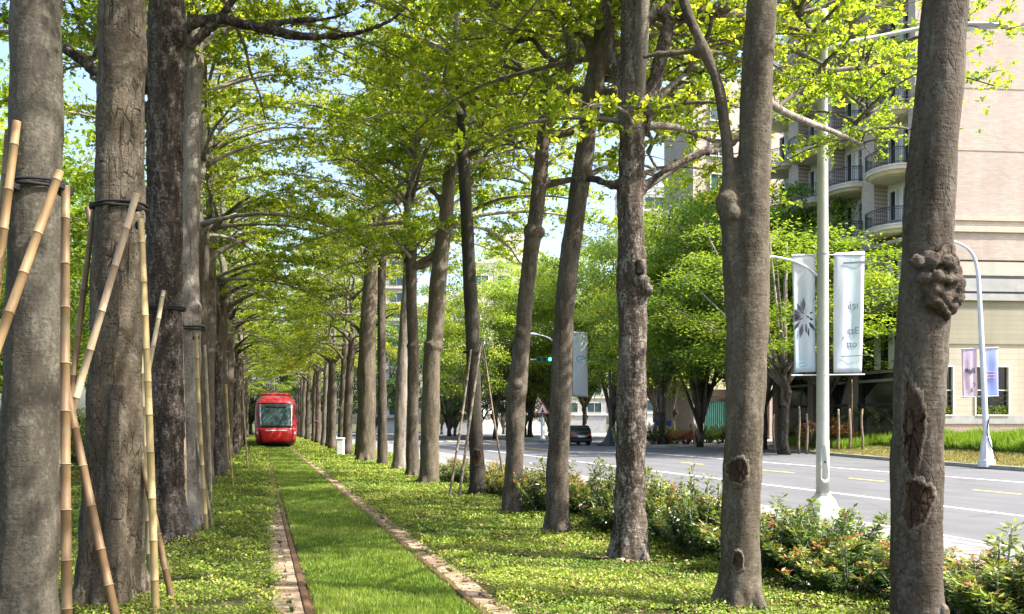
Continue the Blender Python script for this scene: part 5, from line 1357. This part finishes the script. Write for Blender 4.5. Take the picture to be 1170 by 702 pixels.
def text_on(t, s, pos, u, nrm, size, mat, mirror=False, name='lettering', bend=0):
    cu = bpy.data.curves.new(name, 'FONT'); cu.body = s; cu.size = size; cu.align_x = 'CENTER'; cu.align_y = 'CENTER'; cu.extrude = .001; cu.materials.append(M[mat])
    tmp = bpy.data.objects.new('tmp', cu); COL.objects.link(tmp); dg = bpy.context.evaluated_depsgraph_get(); me = bpy.data.meshes.new_from_object(tmp.evaluated_get(dg)); bpy.data.objects.remove(tmp)
    o = obj(name, me, t)
    m = Matrix((u, Vector((0, 0, 1)), nrm)).transposed().to_4x4(); o.matrix_local = Matrix.Translation(pos) @ m @ (Matrix.Diagonal((-1, 1, 1, 1)) if mirror else Matrix.Identity(4)); return o
b1_, on, u_, n1 = banner('hanging_banner', 'pale blue banner with a dark radiating burst, left of the tall lamp pole', P(904.5, 292, DL0), P(931.5, 291, DL0), P(932, 425, DL0), P(907.5, 426, DL0), 'banner_pale', seed=2, group='banners on the tall lamp post')
mb = MB()
for k, (ang, r0, r1, w_) in enumerate([(90, .06, .30, .035), (62, .05, .22, .02), (118, .05, .24, .03), (150, .05, .24, .028), (182, .03, .26, .05), (205, .05, .2, .03), (235, .09, .30, .03), (262, .12, .36, .035), (285, .12, .36, .035), (308, .10, .32, .03), (335, .06, .18, .025), (20, .06, .17, .02)]):
    a = R(ang); c0 = on(.46, .52, .010); d = u_ * math.cos(a) + Vector((0, 0, math.sin(a))); s_ = d.cross(n1)
    w_ *= 1.9
    q = [c0 + d * r0, c0 + d * (r0 * .5 + r1 * .5) + s_ * w_ / 2, c0 + d * r1, c0 + d * (r0 * .5 + r1 * .5) - s_ * w_ / 2]
    mb.loft([[p + n1 * .0 for p in q], [p + n1 * .002 for p in q]])
c0 = on(.5, .52, .010)
for k, (dx, dz, l, a) in enumerate([(-.05, .03, .12, 170), (-.04, 0, .12, 185), (-.02, -.02, .1, 215), (.0, .02, .1, 140), (.02, .0, .08, 330)]):
    a = R(a); d = u_ * math.cos(a) + Vector((0, 0, math.sin(a))); s_ = d.cross(n1); b = c0 + u_ * dx + Vector((0, 0, dz)); q = [b, b + d * l * .5 + s_ * .014, b + d * l, b + d * l * .5 - s_ * .014]; mb.loft([q, [p + n1 * .003 for p in q]])
mb.build('burst_mark', M['ink'], b1_)
for k in range(2):
    mb = MB(); p = on(.2, .915 + .03 * k, .010); e = u_ * (.24 - .06 * k); q = [p, p + e, p + e + Vector((0, 0, .014)), p + Vector((0, 0, .014))]; mb.loft([q, [x + n1 * .002 for x in q]]); mb.build('printed_line', M['ink_cyan'], b1_)
b2_, on, u_, n1 = banner('hanging_banner', 'pale iridescent banner with faint back to front wording, right of the tall lamp pole', P(953, 289, DL0), P(987.5, 287, DL0), P(984.5, 426, DL0), P(952.5, 426, DL0), 'banner_rainbow', seed=5, group='banners on the tall lamp post')
text_on(b2_, 'gnisıl', on(.55, .445), u_, n1, .19, 'ink_soft'); text_on(b2_, 'nettE', on(.52, .655), u_, n1, .16, 'ink_soft'); text_on(b2_, 'y', on(.3, .71), u_, n1, .09, 'ink_soft'); text_on(b2_, 'nettoy', on(.54, .765), u_, n1, .15, 'ink_soft')
for (sa, q0, n_, hgt) in ((.25, .87, .5, .012), (.3, .10, .45, .03)):
    mb = MB(); p = on(sa, q0, .010); e = u_ * (.72 * n_ * .97 / .7); q = [p, p + e, p + e + Vector((0, 0, hgt)), p + Vector((0, 0, hgt))]; mb.loft([q, [x + n1 * .002 for x in q]]); mb.build('printed_line', M['ink_soft'], b2_)

# ---- smaller white lamp across the road with pink and blue banners
D2 = 33.0; c2 = P(1127, 527, D2); c2.z = bank_z(2.2) ; k2 = D2 / F
l2 = empty('street_lamp', (c2.x, c2.y, c2.z)); tag(l2, 'white curved lamp post with pink and blue banners on the grass verge', 'street lamp')
def rel2(px, py): return P(px, py, D2) - Vector((c2.x, c2.y, c2.z))
mb = MB(); z0 = 0; mb.lathe([(.30, -.2), (.30, .06), (.25, .08), (.17, .75), (.12, .95), (.11, .97)], 8); mb.build('base', M['lamp_white'], l2)
pts = spline([(rel2(1127, 505), .11), (rel2(1124, 440), .10), (rel2(1121, 380), .09), (rel2(1118, 320), .075), (rel2(1116, 305), .07), (rel2(1112, 292), .06), (rel2(1104, 283), .05), (rel2(1092, 277), .045), (rel2(1080, 275), .04)], 5)
mb = MB(); mb.tube([p for p, r in pts], [r for p, r in pts], 12); mb.build('pole', M['lamp_white'], l2, smooth=True)
mb = MB(); c = rel2(1070, 275); mb.ball(c, .28, 6, sx=1.3, sy=.7, sz=.3); mb.build('lamp_head', M['lamp_white'], l2, smooth=True)
mb = MB(); cab = spline([(rel2(1128, 478) - fw * .12, .02), (rel2(1126, 495) - fw * .13, .018), (rel2(1130, 512) - fw * .2, .018), (rel2(1136, 526) - fw * .25, .018)], 4); mb.tube([p for p, r in cab], [r for p, r in cab], 6); mb.build('cable', M['wound'], l2)
for py in (398, 453): 
    mb = MB(); mb.tube([rel2(1098, py + 1), rel2(1141, py - .5)], [.025, .025], 6); mb.build('banner_bracket', M['steel'], l2)
t, on, u_, n1 = banner('hanging_banner', 'small pink banner with a dark scribbled word, left of the white lamp pole', P(1098.5, 399, D2), P(1116, 398, D2), P(1117, 453.5, D2), P(1100, 455, D2), 'banner_pink', seed=3, group='banners on the white lamp post')
mb = MB(); q = [on(.25 + .6 * j / 24, .46 - .05 * math.sin(j * 1.5) - .02 * math.sin(j * .4)) for j in range(25)]; mb.tube(q, [.016] * 25, 5); q = [on(.72 + .12 * math.sin(j * .5), .70 + .18 * j / 12) for j in range(13)]; mb.tube(q, [.014] * 13, 5); mb.build('scribble_mark', M['ink_soft'], t)
t, on, u_, n1 = banner('hanging_banner', 'small blue violet banner, right of the white lamp pole', P(1121, 398, D2), P(1140, 396.5, D2), P(1141, 453, D2), P(1122, 453.5, D2), 'banner_blue', seed=7, group='banners on the white lamp post')
mb = MB()
for r_ in range(3):
    q = [on(.3 + .45 * j / 9, .5 + .06 * r_ + .012 * math.sin(j * 2.2 + r_)) for j in range(10)]; mb.tube(q, [.012] * 10, 5)
mb.build('faint_lettering', M['banner_pink'], t)

# ---- far lamp with a tall white banner, traffic signal and warning sign near the crossing
D3 = 79.0; c3 = P(634, HY, D3); l3 = empty('street_lamp', (c3.x, c3.y, ROAD_Z)); tag(l3, 'pale lamp post with a curved arm behind the pale leaning trunk near the crossing', 'street lamp')
rel3 = lambda px, py: P(px, py, D3) - Vector((c3.x, c3.y, ROAD_Z))
mb = MB(); mb.lathe([(.3, 0), (.28, .5), (.2, .62), (.18, 3), (.15, 9.6), (.11, 10.2)], 14); mb.build('pole', M['lamp_white'], l3, smooth=True)
pts = spline([(rel3(634, 392), .07), (rel3(628, 387), .065), (rel3(621, 384), .06), (rel3(612, 382), .06)], 4); mb = MB(); mb.tube([p for p, r in pts], [r for p, r in pts], 8); mb.build('lamp_arm', M['lamp_white'], l3, smooth=True)
mb = MB(); mb.ball(rel3(609, 382), .35, 6, sx=1.5, sy=.7, sz=.35); mb.build('lamp_head', M['lamp_white'], l3, smooth=True)
for py in (381, 453):
    mb = MB(); mb.tube([rel3(634, py), rel3(672, py)], [.03, .03], 6); mb.build('banner_bracket', M['steel'], l3)
t, on, u_, n1 = banner('hanging_banner', 'tall white banner with a small eye shaped emblem near the crossing', P(655, 379, D3), P(671, 380, D3), P(672, 454, D3), P(654, 452, D3), 'banner_white', seed=9, sag=.05)
mb = MB(); q = [on(.55 + .3 * math.cos(a), .42 + .05 * math.sin(a)) for a in [2*math.pi*j/20 for j in range(21)]]; mb.tube(q, [.035] * 21, 5); mb.ball(on(.6, .42), .08, 5); mb.build('eye_emblem', M['ink_cyan'], t)
mb = MB()
for r_ in range(4):
    q = [on(.3 + .05 * r_ + .08 * math.sin(j * .6 + r_), .58 + .3 * j / 12) for j in range(13)]; mb.tube(q, [.02] * 13, 5)
mb.build('faint_lettering', M['lens'], t)
D4 = 80.0; c4 = P(640, HY, D4); s4 = empty('traffic_signal', (c4.x, c4.y, ROAD_Z)); tag(s4, 'green traffic signal on a horizontal mast arm near the crossing', 'traffic light')
rel4 = lambda px, py: P(px, py, D4) - Vector((c4.x, c4.y, ROAD_Z))
mb = MB(); mb.lathe([(.18, 0), (.14, .5), (.12, 7.6)], 12); mb.build('post', M['steel'], s4, smooth=True)
mb = MB(); mb.tube([rel4(640, 411), rel4(606, 411)], [.06, .045], 8); mb.build('mast_arm', M['steel'], s4)
hb = MB(); a_ = rel4(622, 411) - fw * .2; hx = []
rgm = []
for s in (-.75, .75):
    c = a_ + rt * s; rgm.append([c + fw * x + Vector((0, 0, z)) for x, z in ((-.14, -.2), (.14, -.2), (.14, .2), (-.14, .2))])
hb.loft(rgm); sb = hb.build('signal_housing', M['signal_green'], s4)
for s, mt in ((-.5, 'tail_red'), (0, 'sign_black'), (.5, 'go_light')):
    c = a_ + rt * s - fw * .15; mb = MB(); mb.loft([[c - fw * d + rt * (.15 * math.cos(t_)) + Vector((0, 0, .15 * math.sin(t_))) for t_ in [2*math.pi*j/14 for j in range(14)]] for d in (0, .03)]); mb.build('lamp', M[mt if mt != 'tail_red' else 'sign_black'], sb)
    mb = MB(); mb.loft([[c - fw * d + rt * (.175 * math.cos(t_)) + Vector((0, 0, .175 * math.sin(t_))) for t_ in [math.pi*j/10 for j in range(11)]] for d in (0, .22)], cap=False, closed=False); mb.build('visor', M['signal_green'], sb)
D5 = 76.0; c5 = P(620, HY, D5); s5 = empty('warning_sign', (c5.x, c5.y, ROAD_Z)); tag(s5, 'triangular red bordered warning sign on a thick grey post', 'road sign')
rel5 = lambda px, py: P(px, py, D5) - Vector((c5.x, c5.y, ROAD_Z))
mb = MB(); mb.lathe([(.28, 0), (.25, .45), (.17, .55), (.16, 2.1), (.05, 2.2), (.045, 3.2)], 12); mb.build('post', M['steel'], s5, smooth=True)
def tri(sc, d0, d1):
    c = rel5(620, 468.5) - fw * .08; v = [(-.62, -.36), (.62, -.36), (0, .72)]
    return [[c - fw * d + rt * (x * sc) + Vector((0, 0, z * sc)) for x, z in v] for d in (d0, d1)]
mb = MB(); mb.loft(tri(1, 0, .02)); so = mb.build('sign_plate', M['sign_red'], s5); mb = MB(); mb.loft(tri(.74, .023, .028)); mb.build('sign_face', M['sign_white'], so)
mb = MB(); c = rel5(620, 469.5) - fw * .112; mb.ball(c + Vector((0, 0, .16)), .06, 4); mb.ball(c + Vector((0, 0, -.02)), .09, 5, sz=1.4); mb.tube([c + Vector((0, 0, -.05)) + rt * -.08, c + Vector((0, 0, -.2)) + rt * -.12], [.035, .03], 5); mb.tube([c + Vector((0, 0, -.05)) + rt * .08, c + Vector((0, 0, -.2)) + rt * .12], [.035, .03], 5); mb.build('sign_symbol', M['sign_black'], so)
D6 = 66.0; c6 = P(697, HY, D6); s6 = empty('lamp_post', (c6.x, c6.y, .026 if c6.x > 25.6 else ROAD_Z)); tag(s6, 'black post with a wide conical foot beside the dark car', 'post')
mb = MB(); mb.lathe([(1.0, 0), (.95, .1), (.5, .35), (.28, .8), (.14, 1.3), (.09, 1.5), (.08, 5.6), (.05, 5.7)], 16); mb.build('post', M['dark_metal'], s6, smooth=True)
mb = MB(); mb.ball((0.35, -.2, 3.2), .42, 6, sx=.7, sy=.5, sz=1.1); mb.build('hanging_bag', M['sign_black'], s6, smooth=True)

# ---- corner planting with red flowers, blue sign, white stake posts
def flower_bush(label, px, D, var, sc, z, name='flowering_shrub'):
    x, y = at(px, D); return place_shrub(label, x, y, var, sc, sc, px * .1, name, 'flowering shrubs across the road', z)
FR = shrub_variant(320, 900, .6, .8, .11, 'flower_red', .1); FO = shrub_variant(321, 900, .6, .8, .11, 'flower_orange', .3); FG = shrub_variant(322, 900, .7, .8, .12, 'tall_grass', .2)
flower_bush('bright red flowering shrub on the corner kerb', 784, 64, FR, 1.4, .026); flower_bush('smaller red flowering shrub beside the blue sign', 762, 64.5, FR, 1.2, .026)
for k, (px, D) in enumerate([(748, 64), (771, 66), (795, 67), (808, 69), (825, 70), (712, 69), (723, 67)]): flower_bush(f'low green shrub in the corner planting, {ORD[k]} of the clump', px, D, FG if k % 2 else SHR[3], 1.7, .026, 'corner_shrub')
flower_bush('orange flowering shrub left of the tall lamp post', 925, 50, FO, 1.5, .5); flower_bush('orange flowering shrub right of the tall lamp post', 953, 50.5, FO, 1.6, .6); flower_bush('orange flowering shrub among the wooden stakes', 964, 49.6, FO, 1.3, .55)
x, y = at(757, 65); s7 = empty('blue_sign', (x, y, .026)); tag(s7, 'small blue sign on a white post under the corner tree', 'road sign')
mb = MB(); mb.lathe([(.07, 0), (.06, 4.5)], 10); mb.build('post', M['lamp_white'], s7); mb = MB(); mb.bbox(-.65, .65, -.14, -.085, 1.35, 1.75, .02); o = mb.build('sign_plate', M['sign_blue'], s7); o.rotation_euler = (0, 0, -TH)
x, y = at(792, 64); s8 = empty('white_prop', (x, y, .026)); tag(s8, 'slanting white prop against the corner tree', 'stake')
mb = MB(); mb.tube([Vector((.15, 0, -.05)), Vector((-.25, 0, 3.9))], [.07, .06], 8); mb.build('pole', M['lamp_white'], s8, smooth=True)
for k, (px, D, h_) in enumerate([(868, 50.5, 1.9), (884, 50, 2.2), (896, 49.2, 2.6), (913, 48.6, 2.6), (922, 48.0, 2.2), (958, 47.6, 2.4), (971, 47.2, 2.4), (985, 46.8, 2.35), (900, 50.4, 4.0), (973, 48.6, 4.0)]):
    x, y = at(px, D); zz = bank_z(max(0.2, x - kx(min(y, 50)))) ; s = empty('wooden_stake', (x, y, zz - .05)); tag(s, f'weathered wooden stake across the road, {["leftmost one", "left of the thick street trunk", "just left of the tall lamp post", "close behind the tall lamp post", "left of the orange flowers", "right of the tall lamp post", "middle one of the three right of the lamp post", "rightmost one", "taller thin one by the thick street trunk", "taller thin one in front of the palm"][k]}', 'stake', 'wooden stakes in the planting across the road')
    mb = MB(); rr = .035 if k > 7 else .075; pts = [Vector((.03 * math.sin(k + j), .02 * math.cos(k * 2 + j), -.1 + h_ * j / 6)) for j in range(7)]; mb.tube(pts, [rr * (1 - .04 * j) for j in range(7)], 8, .25, k); st_ = mb.build('pole', M['wood_stake'], s, smooth=True)
    if k <= 7:
        mb = MB(); mb.tube([pts[-1] - Vector((0, 0, .03)), pts[-1] + Vector((0, 0, .02))], [rr * .85, rr * .7], 8); mb.build('cut_top', M['heartwood'], st_)
# small palm / cycad against the dark podium
x, y = at(986, 50.6); pm = empty('small_palm', (x, y, .6)); tag(pm, 'small arching palm in front of the dark glazed podium', 'palm')
mb = MB(); mb.tube([Vector((0, 0, -.3)), Vector((.05, 0, .6)), Vector((0, 0, 1.3))], [.2, .17, .14], 10, .2, 2); mb.build('trunk', M['bark_dark'], pm, smooth=True)
gp = np.random.default_rng(55); Bp = []; Dp = []; Np = []
for k in range(34):
    a = gp.uniform(0, 6.28); e0 = gp.uniform(.5, 1.35); Lf = gp.uniform(1.5, 2.3); p = np.array([0, 0, 1.25]); e = e0
    for j in range(22):
        dv = np.array([math.cos(a) * math.cos(e), math.sin(a) * math.cos(e), math.sin(e)]); p = p + dv * Lf / 22; e -= .085
        sd = np.array([-math.sin(a), math.cos(a), 0])
        for sg in (-1, 1): Bp.append(p.copy()); Dp.append(dv * .55 + sd * sg * .8 - np.array([0, 0, .15])); Np.append([0, 0, 1.0])
Bp = np.array(Bp); Dp = unit(np.array(Dp)); Np = np.array(Np); Np = unit(Np - Dp * np.sum(Np * Dp, 1, keepdims=True))
obj('fronds', quads_mesh('palm_fronds', kites(Bp, Dp, Np, gp.uniform(.3, .5, len(Bp)), gp.uniform(.035, .05, len(Bp)), .1), gp.uniform(0, 1, len(Bp)), M['palm']), pm)

# ---- pale cabinet by the right row, green fence post at the far left
x, y = at(389, 42.5); cb = empty('utility_box', (x, y, 0), -TH); tag(cb, 'small pale utility box among the right row trunks', 'utility box')
mb = MB(); mb.bbox(-.17, .17, -.15, .15, 0, .82, .015); bo = mb.build('body', M['cabinet'], cb); mb = MB(); mb.bbox(-.20, .20, -.18, .18, .823, .88, .02); mb.build('lid', M['sign_white'], cb); mb = MB(); mb.box(-.13, .13, -.158, -.152, .1, .72); mb.build('door', M['cabinet'], cb)
x, y = at(2.5, 12.5); fp = empty('fence_post', (x, y, 0)); tag(fp, 'green metal fence post at the far left edge', 'fence post')
mb = MB(); mb.lathe([(.035, -.1), (.035, 1.75), (.045, 1.76), (.045, 1.80), (.01, 1.83)], 10); mb.build('post', M['fence_green'], fp)

# ================================================================== VEHICLES
# ---- tram
TY = 58.5; TXc = 1.06
tm = empty('tram', (TXc, TY, 0.0)); tag(tm, 'red tram with a dark windscreen coming along the grass track', 'tram')
sec = [(.20, .30, 1.16), (.34, .10, 1.24), (.6, .02, 1.29), (1.0, 0, 1.325), (1.5, .06, 1.325), (1.9, .16, 1.325), (2.4, .33, 1.315), (2.8, .50, 1.28), (3.08, .68, 1.20), (3.26, .90, 1.08), (3.36, 1.2, .92), (3.40, 1.6, .7)]
zs = [s[0] for s in sec]
def tq(z): return float(np.interp(z, zs, [s[1] for s in sec])), float(np.interp(z, zs, [s[2] for s in sec]))
def tpt(z, s, lift=0.0):
    yf, w = tq(z); a = s * math.pi / 2
    x = w * math.copysign(abs(math.sin(a)) ** .62, a); yy = yf + .75 * (1 - abs(math.cos(a)) ** .75)
    return Vector((x * (1 + lift / 1.3), yy - lift * math.cos(a), z))
def t_outline(z):
    yf, w = tq(z); L_ = 17.0
    return [Vector((-w, L_, z)), Vector((-w, 8, z))] + [tpt(z, -1 + 2 * j / 32) for j in range(33)] + [Vector((w, 8, z)), Vector((w, L_, z))]
mb = MB(); mb.loft([t_outline(z) for z in zs]); shade_auto(mb.build('body', M['tram_dark_red'], tm), 50)
def tpatch(name, z0, z1, s0, s1, lift, mat, nz=10, ns=18, parent=None, trap=0.0):
    m = MB(); th = .012
    for lay in (lift, lift - th):
        for j in range(nz + 1):
            z = z0 + (z1 - z0) * j / nz; k = 1 + trap * (1 - j / nz)
            for i in range(ns + 1): m.v.append(tuple(tpt(z, (s0 + (s1 - s0) * i / ns) * k, lay)))
    W = ns + 1; n0 = W * (nz + 1)
    for j in range(nz):
        for i in range(ns):
            a = j * W + i; m.f += [(a, a + 1, a + W + 1, a + W), (n0 + a, n0 + a + W, n0 + a + W + 1, n0 + a + 1)]; m.m += [0, 0]
    rim = [i for i in range(W)] + [W * j + ns for j in range(1, nz + 1)] + [W * nz + i for i in range(ns - 1, -1, -1)] + [W * j for j in range(nz - 1, 0, -1)]
    for a, b in zip(rim, rim[1:] + rim[:1]): m.f.append((a, n0 + a, n0 + b, b)); m.m.append(0)
    return m.build(name, M[mat], parent or tm, smooth=True)
wsn = tpatch('windscreen', 1.33, 2.80, -.40, .40, .018, 'glass_teal', trap=-.12)
tpatch('windscreen_frame', 1.28, 2.86, -.43, .43, .010, 'sign_black', trap=-.12)
tpatch('destination_display', 2.58, 2.74, -.2, .2, .024, 'sign_black', 2)
tpatch('panel_seam', .70, .715, -.42, .42, .056, 'sign_black', 1)
tpatch('roof_fairing', 2.86, 3.34, -.62, .62, .02, 'tram_red', 8)
tpatch('front_panel', .36, 1.27, -.42, .42, .05, 'tram_red', 8, trap=-.25)
for s in (-1, 1):
    tpatch('pillar_trim', 1.33, 2.82, *( (.415, .47) if s > 0 else (-.47, -.415)), .022, 'tram_silver', trap=-.12)
    tpatch('corner_panel', .45, 1.27, *((.50, .72) if s > 0 else (-.72, -.50)), .03, 'tram_red', 6, 8)
    hl = tpatch('headlight', .86, 1.02, *((.53, .66) if s > 0 else (-.66, -.53)), .042, 'headlight', 4, 6)
    mb = MB(); q = tpt(2.5, .8 * s); mb.tube([q, q + Vector((.18 * s, -.1, .05)), q + Vector((.22 * s, -.12, -.1))], [.02, .02, .02], 6); mb.bbox(q.x + .22 * s - .05, q.x + .22 * s + .05, q.y - .2, q.y - .1, q.z - .42, q.z - .08, .02); mb.build('mirror', M['sign_black'], tm)
    for j in range(6):
        y0 = 1.9 + j * 2.3
        mb = MB(); mb.box(*( (1.3255, 1.338) if s > 0 else (-1.338, -1.3255)), y0, y0 + 2.0, 1.35, 2.35); mb.build('side_window', M['glass_dark'], tm)
tpatch('bumper', .20, .33, -.6, .6, .03, 'sign_black', 3)
tpatch('light_strip', 1.06, 1.14, -.2, .2, .064, 'tram_silver', 2)
mb = MB(); q = tpt(1.36, -.12, .03); q2 = tpt(2.3, .06, .03); mb.tube([q, q.lerp(q2, .5) + Vector((0, -.03, 0)), q2], [.014, .012, .01], 5); mb.build('wiper', M['sign_black'], wsn)
mb = MB(); mb.bbox(-.95, .95, 2.4, 9.5, 3.36, 3.62, .08); mb.build('roof_unit', M['tram_red'], tm)
mb = MB(); mb.bbox(-1.1, 1.1, .9, 16.5, .02, .22, .04); mb.build('bogie_skirt', M['sign_black'], tm)

# ---- dark car
DC = 66.0; cc = P(664, HY, DC); car = empty('parked_car', (cc.x, cc.y, ROAD_Z), R(-4)); tag(car, 'black car on the far side of the road beside the black post', 'car')
cs = [(.32, [( -.80, .22), (.80, .22)]), ]
def car_ring(y, w, z0, z1, wt):
    return [Vector((-w, y, z0)), Vector((-w * 1.0, y, z0 + (z1 - z0) * .5)), Vector((-wt, y, z1 - .04)), Vector((-wt * .86, y, z1)), Vector((wt * .86, y, z1)), Vector((wt, y, z1 - .04)), Vector((w, y, z0 + (z1 - z0) * .5)), Vector((w, y, z0))]
mb = MB(); mb.loft([car_ring(*a) for a in ((0, .78, .35, .85, .74), (.06, .86, .26, .98, .82), (.5, .91, .22, 1.02, .86), (2.2, .92, .22, 1.0, .88), (3.3, .91, .22, .96, .86), (4.1, .87, .24, .86, .80), (4.4, .76, .32, .72, .68))]); shade_auto(mb.build('body', M['car_black'], car), 35)
mb = MB(); mb.loft([[Vector((sx * wb, y0 if z < 1.2 else y1, z)) for sx, y0, y1 in ()] or [Vector((-wb, ya, z)), Vector((wb, ya, z)), Vector((wb, yb, z)), Vector((-wb, yb, z))] for wb, ya, yb, z in ((.84, .10, 3.3, .97), (.80, .16, 3.0, 1.2), (.70, .34, 2.4, 1.48), (.62, .5, 2.2, 1.53))]); gh = mb.build('cabin', M['car_black'], car); shade_auto(gh, 30)
mb = MB(); v = [Vector((-.68, .118, 1.04)), Vector((.68, .118, 1.04)), Vector((.60, .30, 1.42)), Vector((-.60, .30, 1.42))]; mb.loft([[p + Vector((0, .004, 0)) for p in v], [p + Vector((0, -.012, 0)) for p in v]]); mb.build('rear_window', M['glass_teal'], gh)
for s in (-1, 1):
    mb = MB(); v = [Vector((s * .845, .5, 1.02)), Vector((s * .845, 2.9, 1.02)), Vector((s * .715, 2.2, 1.44)), Vector((s * .715, .7, 1.44))]; mb.loft([v, [p + Vector((s * .012, 0, 0)) for p in v]]); mb.build('side_window', M['glass_dark'], gh)
    mb = MB(); mb.bbox(min(s * .55, s * .82), max(s * .55, s * .82), -.02, .05, .74, .90, .02); mb.build('tail_light', M['tail_red'], car)
    for y in (.85, 3.5):
        m2 = MB()
        m2.loft([[Vector((s * (.70 + d), y + r * math.cos(t), .33 + r * math.sin(t))) for t in [2*math.pi*j/20 for j in range(20)]] for d, r in ((0, .31), (.03, .335), (.19, .335), (.22, .31))]); wh = m2.build('wheel', M['rubber'], car, smooth=False)
        m3 = MB(); m3.loft([[Vector((s * (.221 + .70), y + r * math.cos(t), .33 + r * math.sin(t))) for t in [2*math.pi*j/20 for j in range(20)]] if k == 0 else [Vector((s * (.70 + .235), y + r * .9 * math.cos(t), .33 + r * .9 * math.sin(t))) for t in [2*math.pi*j/20 for j in range(20)]] for k, r in ((0, .21), (1, .2))]); m3.build('rim', M['alu'], wh)
mb = MB(); mb.bbox(-.26, .26, -.03, -.005, .62, .76, .005); mb.build('number_plate', M['plate'], car)
mb = MB(); mb.bbox(-.8, .8, -.05, .08, .34, .5, .03); mb.build('bumper', M['sign_black'], car)

# ================================================================== CAMERA, SKY, SUN
cam = bpy.data.cameras.new('camera'); co_ = bpy.data.objects.new('camera', cam); link(co_)
co_.location = (0, 0, EYE); co_.rotation_euler = (R(90), 0, -TH)
cam.sensor_width = 36.0; cam.sensor_fit = 'HORIZONTAL'; cam.lens = F / 1170 * 36.0
cam.shift_y = (HY - 351) / 1170; cam.clip_start = 0.1; cam.clip_end = 3000
scene.camera = co_

SUN_EL, SUN_AZ = R(51), R(121)      # azimuth clockwise from +Y: the sun stands over the road, right and a little behind
w = bpy.data.worlds.new('World'); scene.world = w; w.use_nodes = True
nt = w.node_tree; nt.nodes.clear()
sky = nt.nodes.new('ShaderNodeTexSky'); sky.sky_type = 'NISHITA'; sky.sun_disc = False
sky.sun_elevation = SUN_EL; sky.sun_rotation = SUN_AZ; sky.air_density = 1.0; sky.dust_density = 4.0; sky.ozone_density = 1.0
bg = nt.nodes.new('ShaderNodeBackground'); bg.inputs[1].default_value = 0.15
ow = nt.nodes.new('ShaderNodeOutputWorld'); nt.links.new(sky.outputs[0], bg.inputs[0]); nt.links.new(bg.outputs[0], ow.inputs[0])
sl_ = bpy.data.lights.new('sun', 'SUN'); sl_.energy = 4.6; sl_.angle = R(0.55); sl_.color = (1.0, 0.95, 0.86)
so_ = bpy.data.objects.new('sun', sl_); link(so_)
sd = Vector((math.sin(SUN_AZ) * math.cos(SUN_EL), math.cos(SUN_AZ) * math.cos(SUN_EL), math.sin(SUN_EL)))
so_.rotation_euler = sd.to_track_quat('Z', 'Y').to_euler(); so_.location = sd * 60

scene.view_settings.view_transform = 'Standard'; scene.view_settings.look = 'None'
scene.view_settings.exposure = 1.68; scene.view_settings.gamma = 1.0; scene.view_settings.use_curve_mapping = False
scene.cycles.max_bounces = 7; scene.cycles.diffuse_bounces = 3; scene.cycles.glossy_bounces = 2; scene.cycles.transmission_bounces = 4; scene.cycles.transparent_max_bounces = 4
scene.cycles.caustics_reflective = False; scene.cycles.caustics_refractive = False
scene.cycles.sample_clamp_indirect = 6.0
